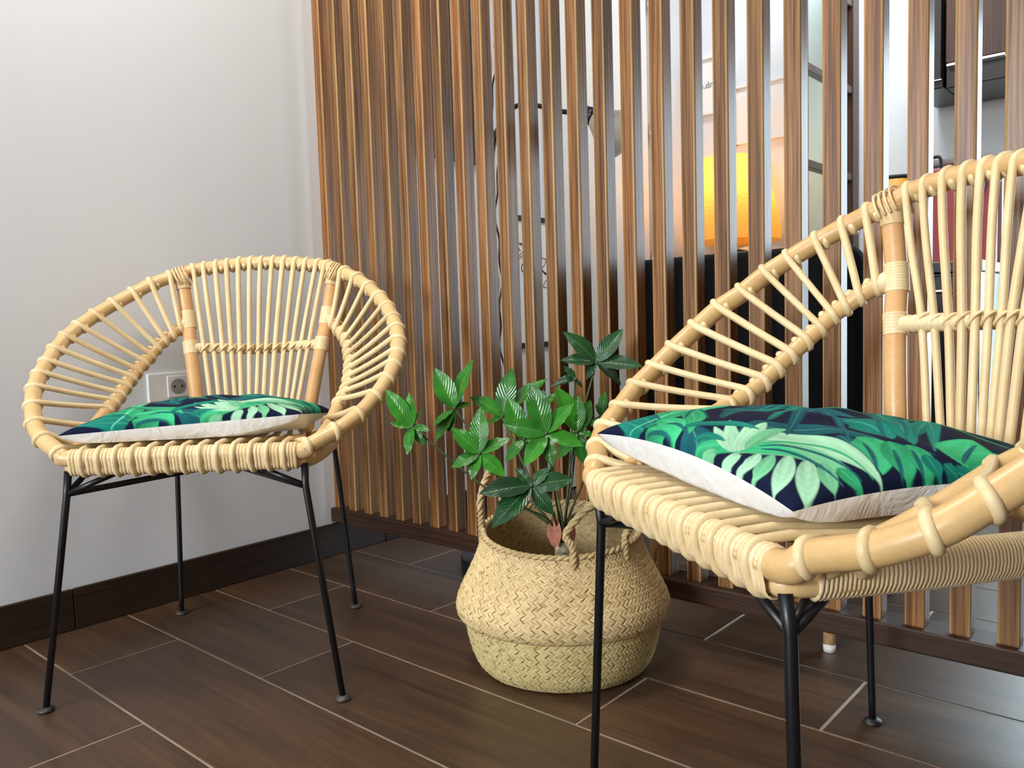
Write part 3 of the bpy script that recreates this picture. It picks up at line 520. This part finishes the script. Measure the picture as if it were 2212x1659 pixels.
def paint(U, V):
    col = np.zeros(U.shape + (3,)); col[:] = PAL[0]
    st = .5 + .5 * np.sin(U * 37 + np.sin(V * 11) * 2)
    for bl in PRINT:
        x0, y0, x1, y1, x2, y2, wd, ci = bl
        t = np.linspace(0, 1, 26)[:, None]; Pq = (1 - t) ** 2 * np.array((x0, y0)) + 2 * t * (1 - t) * np.array((x1, y1)) + t * t * np.array((x2, y2))
        lo = Pq.min(0) - wd; hi = Pq.max(0) + wd
        m = (U > lo[0]) & (U < hi[0]) & (V > lo[1]) & (V < hi[1])
        if not m.any(): continue
        a = np.stack([U[m], V[m]], 1); best = np.full(len(a), 9.); bt = np.zeros(len(a)); bs = np.zeros(len(a))
        for i in range(25):
            d = Pq[i + 1] - Pq[i]; L2 = max(d @ d, 1e-9); w_ = a - Pq[i]; f = np.clip((w_ @ d) / L2, 0, 1)
            e = w_ - f[:, None] * d; dist = np.hypot(e[:, 0], e[:, 1]); k = dist < best
            best[k] = dist[k]; bt[k] = (i + f[k]) / 25; bs[k] = np.sign(d[0] * w_[k, 1] - d[1] * w_[k, 0])
        hw = wd / 2 * np.sin(PI * np.clip(bt, 0.0, 1) ** .75) ** .8 + .004
        al = np.clip((hw - best) / .010 + .5, 0, 1)
        r = best / np.maximum(hw, 1e-4)
        sh = .78 + .34 * bt - .22 * np.where(bs > 0, r, 0) + .07 * np.sin(r * 7 + bt * 5) + .035 * np.sin(bt * 38 + r * 6)
        cc = PAL[ci] * sh[:, None]
        cc = cc + (PAL[6] - cc) * (np.clip(1 - r / .10, 0, 1) * .35)[:, None]
        col[m] = col[m] * (1 - al[:, None]) + np.clip(cc, 0, 1) * al[:, None]
    return col
def make_cushion(CU, pose, n, label, zseat):
    T = tag(empty('cushion', (pose[0], pose[1], 0), pose[2]), label, 'cushion')
    Cn, K = CU
    rs = np.random.RandomState(4)
    for side, name, mt, nn in ((1, 'printed_front', M['print'], n), (-1, 'white_back', M['cloth'], 90)):
        s = np.sin(np.linspace(-PI / 2, PI / 2, nn)) * .25 + np.linspace(-1, 1, nn) * .75
        U, V = np.meshgrid(s, s); p = cushion_pts(Cn, K, U, V, side, zseat)
        q = np.clip((1 - U * U) * (1 - V * V), 0, 1)
        wr = .0022 * np.sin(U * 9 + V * 4 + 1.3 * np.sin(V * 7)) + .0016 * np.sin(V * 15 - U * 6)
        p[..., 2] += (wr if side > 0 else np.abs(wr) * 1.6 * (p[..., 2] > zseat + .002)) * q ** .5
        Q = np.stack([p[..., 1], p[..., 0], p[..., 2]], -1).reshape(-1, 3)
        I = np.arange(nn * nn).reshape(nn, nn)
        F = np.stack([I[:-1, :-1], I[1:, :-1], I[1:, 1:], I[:-1, 1:]], -1).reshape(-1, 4)
        if side < 0: F = F[:, ::-1]
        me = bpy.data.meshes.new(name); me.from_pydata(Q.tolist(), [], F.tolist()); me.update(); me.polygons.foreach_set('use_smooth', [True] * len(F)); me.materials.append(mt)
        if side > 0:
            ca = me.color_attributes.new('print', 'FLOAT_COLOR', 'POINT'); c4 = np.ones((nn * nn, 4)); c4[:, :3] = paint(U, V).reshape(-1, 3)
            ca.data.foreach_set('color', c4.ravel())
        link(bpy.data.objects.new(name, me), T)
    return T
make_cushion(CUSH_A, POSE_A, 330, 'leaf print cushion on the seat of the whole corner armchair, edge on', CHAIR_A['fe'][2] + .0202)
make_cushion(CUSH_B, POSE_B, 440, 'leaf print cushion on the near armchair seat, its green top showing widely', CHAIR_B['fe'][2] + .0202)

# ------------------------------------------------------------------ basket
BX, BY = 1.007, -.213
bk = tag(empty('belly_basket', (BX, BY, 0), 0), 'round woven seagrass belly basket on the tiled floor holding a plant', 'basket')
va = math.atan2(1.4285 - .213, 1.961 - 1.007) # axis towards the room, along which the soft basket is a little flattened
def bpt(r, z, a, tilt=1):
    x, y = r * math.cos(a), r * math.sin(a)
    ex = (math.sin(va), math.cos(va)); ev = (math.cos(va), -math.sin(va)); # view direction in plan is (cos,-sin)
    # squash along view
    d = x * ev[0] + y * ev[1]; k = .87
    x -= ev[0] * d * (1 - k); y -= ev[1] * d * (1 - k); d *= k
    if z > .2 and tilt: z += (-d) * .16 * (z - .2) / .07
    return (x, y, z)
LOWP = [(.120, .002), (.150, .004), (.166, .022), (.177, .050), (.184, .080), (.187, .1085)]
UPP = [(.1885, .1045), (.1975, .1085), (.2030, .122), (.2025, .138), (.194, .160), (.181, .186), (.168, .212), (.158, .236), (.151, .258), (.1495, .270)]
def resamp(prof, step):
    P = np.array(cr([(a, b, 0) for a, b in prof], 8))[:, :2]; s = np.r_[0, np.cumsum(np.hypot(*np.diff(P, axis=0).T))]
    n = max(2, int(round(s[-1] / step)) + 1); u = np.linspace(0, s[-1], n)
    return np.stack([np.interp(u, s, P[:, 0]), np.interp(u, s, P[:, 1])], 1)
def shell(prof, off, n=72):
    V = []; F = []
    for r, z in prof:
        for k in range(n): V.append(bpt(r + off, z, 2 * PI * k / n))
    for i in range(len(prof) - 1):
        for k in range(n): F.append((i * n + k, i * n + (k + 1) % n, (i + 1) * n + (k + 1) % n, (i + 1) * n + k))
    return V, F
inner = list(resamp(LOWP, .012)) + list(resamp(UPP, .012))
V, F = shell(inner, -.004); V.append((0, 0, .003)); F += [((k + 1) % 72, k, len(V) - 1) for k in range(72)]
body = obj('basket_body', V, F, M['grassrope'], bk)
rs = np.random.RandomState(11)
def strands(profile, rows_h, name, lower):
    pr = resamp(profile, rows_h); V = []; F = []; cols = []
    # outward normals in profile
    for i in range(len(pr) - 1):
        (r0, z0), (r1, z1) = pr[i], pr[i + 1]; dr, dz = r1 - r0, z1 - z0; l = math.hypot(dr, dz); nr, nz = dz / l, -dr / l
        N = 124; da = 2 * PI / N; sl = .95 * da * (1 if i % 2 else -1)
        for k in range(N):
            a0 = (k + .12 * rs.uniform(-1, 1)) * da; base_ = len(V); h = .0022 + .0008 * rs.uniform()
            for j, t in enumerate((-.10, .5, 1.10)):
                for q, bq in ((.04, .0), (.5, 1.0), (.96, .0)):
                    out_ = h * (.25 + .75 * bq) * (1 - .55 * (2 * t - 1) ** 2)
                    V.append(bpt(r0 + dr * t + nr * out_, z0 + dz * t + nz * out_, a0 + da * q + sl * (t - .5)))
            for j in range(2):
                for q in range(2): F.append((base_ + j * 3 + q, base_ + j * 3 + q + 1, base_ + j * 3 + q + 4, base_ + j * 3 + q + 3))
            g = rs.uniform(); c_ = np.array((.66, .48, .235)) * (1 - g) + np.array((.76, .59, .325)) * g
            if rs.uniform() < .06: c_ = c_ * np.array((.80, .75, .66))
            if lower: c_ = c_ * np.array((.90, .98, .88))  # shade on the lower half put into the strand colour, darker and greener
            cols += [(*c_, 1)] * 9
    o = obj(name, V, F, M['weave'], bk); o['kind'] = 'stuff'
    ca = o.data.color_attributes.new('strand', 'FLOAT_COLOR', 'POINT'); ca.data.foreach_set('color', np.array(cols).ravel()); return o
strands(LOWP[1:], .0078, 'woven_strands', True); strands(UPP, .0078, 'woven_strands', False)
# plaited rim: two twisted strands
for ph in (0, PI):
    pts = []
    for i in range(360):
        a = 2 * PI * i / 360; q = a * 34 + ph; pts.append(bpt(  .1490 + .0030 * math.cos(q), .2685 + .0030 * math.sin(q), a))
    obj('rim_braid', *tube(pts, .0036, 7, True), M['grassrope'], bk)
def rope(ctrl, name):
    c = cr(ctrl, 24); c = np.array(c); t = np.gradient(c, axis=0); t /= np.linalg.norm(t, axis=1, keepdims=True)
    h = empty(name); h.parent = bk
    for ph in (0, 2 * PI / 3, 4 * PI / 3):
        pts = []
        for i in range(len(c)):
            a = nrm(np.cross(t[i], (0.3, .1, 1))); b2 = np.cross(t[i], a); q = i * .42 + ph; pts.append(c[i] + .0036 * (math.cos(q) * a + math.sin(q) * b2))
        obj('rope_strand', *tube(pts, .0040, 6), M['grassrope'], h)
    return h
def loc_b(p): return np.array((p[0] - BX, p[1] - BY, p[2]))
def rimp(a, r=.152, z=.262): return np.array(bpt(r, z, a))
HA = math.radians(193); 
p0, p1 = rimp(HA - .25), rimp(HA + .42)
rope([p0 + np.array((0, 0, -.03)), p0 + np.array((.0, 0, .02)), p0 + np.array((-.004, .006, .07)), (p0 + p1) / 2 + np.array((.0, .0, .105)), p1 + np.array((.003, -.003, .07)), p1 + np.array((0, 0, .02)), p1 + np.array((0, 0, -.03))], 'handle')
HB = math.radians(-28)
p0, p1 = rimp(HB - .28), rimp(HB + .45)
rope([p0 + np.array((0, 0, -.03)), p0 + np.array((.0, 0, .02)), p0 + np.array((-.012, .0, .05)), (p0 + p1) / 2 + np.array((.0, .0, .095)), p1 + np.array((.006, .0, .05)), p1 + np.array((0, 0, .02)), p1 + np.array((0, 0, -.03))], 'handle')

# ------------------------------------------------------------------ plant
PB = np.array((1.0256, -.2300, .2508))
pl = tag(empty('money_tree_plant', (PB[0], PB[1], .012), 0), 'leafy green plant with glossy finger-like leaves growing from the basket', 'plant')
def LP(p): return np.array(p) - np.array((PB[0], PB[1], .012))
V, F = lathe([(.0003, 0.0), (.070, 0.0), (.085, .150), (.088, .152), (.088, .158), (.083, .158), (.080, .150), (.0003, .148)], 28); obj('nursery_pot', V, F, M['blackplastic'], pl)
V, F = lathe([(.0003, .156), (.080, .151)], 28); obj('soil', V, F, M['soil'], pl)
tb = LP(PB)
V, F = lathe([(.022, .14), (.017, tb[2] - .045), (.0155, tb[2] - .006), (.013, tb[2] - .001), (.006, tb[2] - .003), (.0003, tb[2] - .003)], 16, tb[0], tb[1]); obj('trunk', V, F, M['trunk'], pl)
def leaflet(h, t, wd, mt, rnd):
    h, t = LP(h), LP(t); ax = t - h; Lg = np.linalg.norm(ax); a = ax / Lg
    outw = nrm(h - LP((1.0, -.18, .36))); n = nrm(np.array((.30, -.62, .55)) + .35 * outw + np.array([rnd.uniform(-.25, .25) for _ in range(3)]))
    n = nrm(n - a * (n @ a)); s = np.cross(a, n); V = []; F = []; uv = []; m_ = 10; droop = rnd.uniform(.02, .10) * Lg; fold = rnd.uniform(.10, .28)
    for i in range(m_ + 1):
        f = i / m_; hw = wd * Lg * .5 * (math.sin(PI * min(1, f ** .92)) ** .85) * (1.0 - .10 * f) + (.0009 if f < .12 else 0)
        if i == m_: hw = .0002
        c_ = h + ax * f - n * droop * (f ** 2) + n * .03 * Lg * math.sin(PI * f)
        for q in (-1, -.5, 0, .5, 1):
            V.append(c_ + s * hw * q + n * (abs(q) * hw * fold + .0012 * math.sin(f * 22) * abs(q))); uv.append((q, f))
    for i in range(m_):
        for q in range(4): F.append((i * 5 + q, i * 5 + q + 1, i * 5 + q + 6, i * 5 + q + 5))
    o = obj('leaflet', V, F, mt, pl); ul = o.data.uv_layers.new(name='uv')
    for lp in o.data.loops: ul.data[lp.index].uv = uv[lp.vertex_index]
    return o
rnd = random.Random(21)
ST = {k: LP(v) for k, v in STEM.items()}; top0 = tb + np.array((0, 0, -.006))
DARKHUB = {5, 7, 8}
for i, (h, ts) in enumerate(PLANT):
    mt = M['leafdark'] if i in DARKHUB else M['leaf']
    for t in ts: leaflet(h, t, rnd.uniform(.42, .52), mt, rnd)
    hp = LP(h)
    for q in range(3): pass
    V, F = lathe([(.0002, -.004), (.0038, -.003), (.0046, 0), (.0030, .003), (.0002, .004)], 8); V = [(v[0] + hp[0], v[1] + hp[1], v[2] + hp[2]) for v in V]; obj('leaf_hub', V, F, M['husk'] if 0 else M['stem'], pl)
    # petiole back to a main stem
    low = top0 + np.array((rnd.uniform(-.006, .006), rnd.uniform(-.006, .006), 0))
    j1 = low + np.array(((hp[0] - low[0]) * .16, (hp[1] - low[1]) * .2, .055)); j2 = low * .45 + hp * .55 + np.array((0, 0, -.012 if hp[2] - low[2] > .15 else .035))
    if i == 5: j1 = LP(STEM['s1']); j2 = LP(STEM['s2'])
    obj('leaf_stalk', *tube(cr([low, j1, j2, hp], 6), [.0026] * 8 + [.0020] * 11, 7), M['stem'], pl)
for a_, b_ in (('husk1', 'husk1t'), ('husk2', 'husk2t')):
    h, t = np.array(STEM[a_]), np.array(STEM[b_]); h = np.array((h[0], h[1], h[2] - .02)); o = leaflet(h, t, .48, M['husk'], rnd); o.name = 'husk'

# ------------------------------------------------------------------ the room behind the screen
# black floor lamp
fl = tag(empty('arc_floor_lamp', (.50, .215, 0)), 'black arched floor lamp with a pale cone shade behind the slats', 'lamp')
V, F = lathe([(.0003, 0), (.135, 0), (.140, .006), (.140, .032), (.134, .038), (.0003, .040)], 48); obj('base', V, F, M['blackplastic'], fl)
AP = [(-.020, -.01, .036), (-.020, -.01, .60), (-.020, -.01, 1.02), (-.010, -.01, 1.13), (.018, -.01, 1.185), (.070, -.01, 1.215), (.135, -.01, 1.205), (.215, -.01, 1.175), (.29, -.01, 1.160)]
obj('pole', *tube(cr(AP, 8), .0062, 10), M['blackplastic'], fl)
V, F = lathe([(.0003, .012), (.012, .010), (.026, -.034), (.0003, -.036)], 20); R_ = Matrix.Rotation(-.9, 3, 'Y')
sh = lambda V, c: [tuple(Vector(c) + R_ @ Vector(v)) for v in V]
hd = (.295, -.01, 1.158)
obj('shade_neck', sh(V, hd), F, M['blackplastic'], fl)
V, F = lathe([(.026, -.034), (.062, -.110), (.0605, -.110), (.0245, -.034)], 28); obj('cone_shade', sh(V, hd), F, M['paleshade'], fl)
# loose cord on the wall
pts = [(.014 + .004 * math.sin(z * 21), .742 + .012 * math.sin(z * 17) + .006 * math.sin(z * 41), z) for z in np.linspace(1.62, .30, 90)]
tag(obj('dangling_wire', *tube(pts, .0035, 6), M['blackplastic']), 'thin wavy black wire hanging on the white wall behind the slats', 'wire')
# black picture with small lights
pc = tag(empty('dark_picture', (0, .46, 1.66)), 'large black picture high on the wall behind the leftmost slats', 'picture')
obj('panel', *boxvf(.004, .016, -.225, .215, -.445, .445), M['ink'], pc, False)
b = MB()
for q in ((-.235, -.22, -.455, .455), (.21, .225, -.455, .455), (-.235, .225, -.455, -.44), (-.235, .225, .44, .455)): b.add(*boxvf(.002, .024, *q))
b.build('picture_frame', M['blackplastic'], pc, False)
lt = MB(); rnd = random.Random(8)
lights = tag(empty('fairy_lights', (.03, .46, 1.66)), 'string of tiny warm lights over the black picture behind the slats', 'string lights')
pts = [(.004 * math.sin(i), -.2 + .4 * (i / 39), .30 * math.cos(i * .9) * (1 - i / 60)) for i in range(40)]
obj('wire', *tube(cr(pts, 3), .0008, 5), M['blackplastic'], lights)
V0, F0 = lathe([(.0002, -.003), (.0022, -.001), (.0022, .002), (.0002, .003)], 6)
lb = None
for p in pts[::2]:
    if lb is None: lb = obj('fairy_bulb', V0, F0, M['fairy'], lights); lb.location = p
    else: again(lb, lights, p)
# line drawing on a hanger
ps = tag(empty('hanging_poster', (0, .95, .80)), 'white paper with an ink line drawing hung from dark wooden bars', 'poster')
obj('paper_sheet', *boxvf(.003, .0045, -.11, .11, -.22, .235), M['paper'], ps, False)
obj('hanger_bar', *bevbox(.002, .012, -.115, .115, .232, .250, .002, 1), M['ink'], ps, False)
obj('hanger_bar', *bevbox(.002, .012, -.115, .115, -.232, -.214, .002, 1), M['ink'], ps, False)
for k in range(7):
    c0 = (-.08 + .025 * k, .12 - .05 * (k % 4)); pts = [(.0055, c0[0] + .022 * math.sin(t * 2.1 + k), c0[1] + .03 * math.cos(t * 1.3 + k * 2)) for t in np.linspace(0, 6, 40)]
    obj('ink_line', *tube(pts, .0012, 5), M['ink'], ps)
# white door with hinges on the left wall
dr = struct(obj('door_1', *bevbox(.001, .030, 1.09, 1.722, .005, 2.10, .003, 2), M['white'], None, False))
b = MB()
for q in ((1.035, 1.087, 0, 2.16), (1.748, 1.80, 0, 2.16), (1.035, 1.80, 2.105, 2.16)): b.add(*boxvf(.001, .038, *q))
b.build('door_frame', M['white'], dr, False)
for z in (.35, .92, 1.47, 2.02): obj('hinge', *tube([(.034, 1.735, z - .035), (.034, 1.735, z + .035)], .006, 10), M['chrome'], dr)
# two white framed prints on the back wall
def print_frame(x0, x1, z0, z1, txt, label):
    cxm, czm = (x0 + x1) / 2, (z0 + z1) / 2; hx, hz = (x1 - x0) / 2, (z1 - z0) / 2
    f = tag(empty('framed_print', (cxm, YF, czm)), label, 'picture')
    b = MB()
    for q in ((-hx, -hx + .014, -hz, hz), (hx - .014, hx, -hz, hz), (-hx, hx, hz - .014, hz), (-hx, hx, -hz, -hz + .014)): b.add(*boxvf(q[0], q[1], -.026, -.002, q[2], q[3]))
    b.build('picture_frame', M['white'], f, False); obj('mount', *boxvf(-hx + .01, hx - .01, -.012, -.003, -hz + .01, hz - .01), M['paper'], f, False)
    text_parts(txt, .042, M['inkgrey'], f, 'lettering', Matrix.Translation((0, -.0135, -.01)) @ Matrix.Rotation(PI / 2, 4, 'X'))
print_frame(.045, .245, 1.578, 1.838, 'o.dru', 'white framed lettering print on the far wall nearest the corner')
print_frame(.272, .53, 1.420, 1.676, 'gy-o', 'white framed lettering print hung lower, above the amber lamp')
# dark sideboard and amber lamp
sb = tag(empty('sideboard', (.42, 1.88, 0)), 'black sideboard against the far wall carrying the amber lamp', 'sideboard')
obj('body', *bevbox(-.38, .38, -.165, .165, .08, .92, .004, 2), M['darkcab'], sb, False)
for s in (-1, 1):
    d = obj('door', *bevbox(-.182 + .187 * s, .182 + .187 * s, -.182, -.166, .10, .90, .003, 1), M['darkcab'], sb, False)
    obj('knob', *bevbox(.02 * s - .006, .02 * s + .006, -.200, -.182, .48, .52, .002, 1), M['chrome'], d, False)
    for yy in (-.12, .12): obj('leg', *bevbox(.34 * s - .015, .34 * s + .015, yy - .015, yy + .015, 0, .085, .002, 1), M['darkcab'], sb, False)
al = tag(empty('table_lamp', (.345, 1.86, .921)), 'lit amber bell shaped table lamp on the black sideboard', 'lamp')
V, F = lathe([(.0003, 0), (.07, 0), (.07, .015), (.02, .025), (.012, .07), (.0003, .07)], 28); obj('base', V, F, M['blackplastic'], al)
V, F = lathe([(.205, .055), (.208, .09), (.200, .15), (.180, .23), (.150, .32), (.128, .400), (.120, .405), (.0003, .407)], 40); obj('lamp_shade', V, F, M['shade'], al)
V, F = lathe([(.0003, .16), (.02, .17), (.032, .20), (.02, .235), (.0003, .245)], 16); obj('bulb', V, F, M['bulb'], al)
pt = bpy.data.lights.new('lamp_glow', 'POINT'); pt.energy = 3; pt.color = (1, .72, .34); pt.shadow_soft_size = .05
po = bpy.data.objects.new('lamp_glow', pt); COL.objects.link(po); po.parent = al; po.location = (0, 0, .30)
# brown glazed door leaf standing open
dl = struct(obj('door_2', *bevbox(.775, .812, 1.985, 2.055, .01, 2.12, .003, 1), M['redwood'], None, False))
obj('stile', *bevbox(.775, .812, 1.46, 1.53, .01, 2.12, .003, 1), M['redwood'], dl, False)
for z0, z1 in ((.01, .22), (.86, .90), (1.185, 1.215), (1.525, 1.555), (1.86, 2.12)): obj('cross_bar', *bevbox(.778, .809, 1.528, 1.988, z0, z1, .003, 1), M['redwood'], dl, False)
for z0, z1 in ((.22, .86), (.90, 1.185), (1.215, 1.525), (1.555, 1.86)): obj('pane', *boxvf(.791, .796, 1.529, 1.987, z0, z1), M['glass'], dl, False)
# kitchen units
kc = tag(empty('base_cabinet', (1.12, 1.78, 0)), 'black kitchen base cabinets with a dark worktop along the far wall', 'cabinet')
obj('body', *bevbox(-.235, .245, -.27, .28, .08, .78, .003, 1), M['darkcab'], kc, False)
obj('worktop', *bevbox(-.245, .255, -.30, .285, .78, .815, .003, 1), M['darkcab'], kc, False)
obj('plinth', *boxvf(-.22, .23, -.23, .27, 0, .085), M['ink'], kc, False)
for k in range(2):
    d = obj('door', *bevbox(-.233 + .24 * k, .003 + .24 * k, -.290, -.272, .10, .77, .003, 1), M['darkcab'], kc, False)
    obj('handle', *tube([(-.20 + .24 * k, -.305, .72), (-.03 + .24 * k, -.305, .72)], .005, 8), M['chrome'], d)
wc = tag(empty('wall_cabinet', (1.145, 2.05, 1.62)), 'black wall cabinet unit beside the white wall strip over the worktop', 'cabinet')
obj('body', *bevbox(-.048, .050, -.30, .0, -.195, .20, .003, 1), M['darkcab'], wc, False)
d = obj('door', *bevbox(-.046, .048, -.318, -.301, -.165, .195, .003, 1), M['darkcab'], wc, False)
obj('trim_strip', *boxvf(-.047, .049, -.321, -.318, -.172, -.168), M['chrome'], wc, False)
wd2 = tag(empty('wall_cabinet', (1.295, 2.05, 1.62)), 'dark brown wall cabinet with a steel grip strip over the worktop', 'cabinet')
obj('body', *bevbox(-.092, .10, -.30, .0, -.20, .22, .003, 1), M['darkcab'], wd2, False)
d = obj('door', *bevbox(-.090, .098, -.318, -.301, -.12, .215, .003, 1), M['redwood'], wd2, False)
obj('grip_strip', *bevbox(-.085, .092, -.330, -.318, -.135, -.125, .002, 1), M['chrome'], d, False)
gb = tag(empty('gift_bag', (1.235, 1.78, .816)), 'dusty red paper bag with a black letter standing on the worktop', 'bag')
obj('bag_body', *bevbox(-.13, .115, -.06, .06, 0, .33, .004, 1), M['rose'], gb, False)
text_parts('T', .045, M['ink'], gb, 'lettering', Matrix.Translation((-.105, -.0612, .17)) @ Matrix.Rotation(PI / 2, 4, 'X'))
obj('printed_stroke', *tube([(.100, -.0605, .27), (.030, -.0605, .06)], .008, 6), M['ink'], gb)
obj('handle', *tube(cr([(-.10, -.03, .325), (-.09, -.03, .365), (-.05, -.03, .375), (-.04, -.03, .325)], 6), .006, 6), M['ink'], gb)
ap = tag(empty('bread_bin', (1.245, 1.95, .816)), 'grey enamel bread bin on the worktop behind the red bag', 'bin')
obj('body', *bevbox(-.125, .115, -.09, .09, 0, .36, .012, 2), M['grey'], ap, False); obj('lid', *bevbox(-.127, .117, -.092, .092, .36, .385, .008, 2), M['grey'], ap, False)
cn = tag(empty('canister', (.985, 1.95, .816)), 'orange canister with a dark lid on the end of the worktop', 'canister')
V, F = lathe([(.0003, 0), (.05, 0), (.052, .01), (.052, .345), (.0003, .345)], 28); obj('body', V, F, M['orange'], cn)
V, F = lathe([(.0003, .345), (.053, .345), (.053, .358), (.0003, .36)], 28); obj('lid', V, F, M['ink'], cn)
# black lounge chair with its back to the screen
lc = tag(empty('lounge_chair', (1.17, .42, 0)), 'black upholstered lounge chair on tan wooden legs behind the slats', 'chair')
obj('seat', *bevbox(-.255, .255, -.20, .28, .30, .44, .045, 4), M['blackcloth'], lc)
V, F = bevbox(-.262, .262, -.245, -.165, .26, .80, .038, 5)
V = [(x * (1 + .02 * (z - .3)), y - .05 * max(0, z - .4) + .16 * x * x, z - .35 * max(0, abs(x) - .15) ** 1.5 * max(0, z - .6) * 2) for x, y, z in V]; obj('backrest', V, F, M['blackcloth'], lc)
for s in (-1, 1):
    V, F = bevbox(.235 * s - .035, .235 * s + .035, -.20, .24, .40, .60, .030, 4); obj('armrest', V, F, M['blackcloth'], lc)
    for fy, ty in ((-.268, -.17), (.178, .15)):
        f_ = np.array((.215 * s, fy, .012)); t_ = np.array((.185 * s, ty, .31))
        lg = obj('leg', *tube([f_, (f_ + t_) / 2, t_], [.0115, .0165, .020], 12), M['tan'], lc)
        V, F = lathe([(.0003, 0), (.0115, 0), (.012, .013), (.0003, .014)], 12, f_[0], f_[1]); obj('felt_tip', V, F, M['paper'], lg)
# ceiling lamp of the near room (above the picture)
cl = tag(empty('ceiling_light', (.80, -.80, ZC)), 'flat square ceiling lamp above the two armchairs', 'lamp')
obj('housing', *bevbox(-.27, .27, -.27, .27, -.045, -.001, .006, 2), M['white'], cl, False)
obj('diffuser', *bevbox(-.25, .25, -.25, .25, -.055, -.046, .003, 1), M['diffuser'], cl, False)
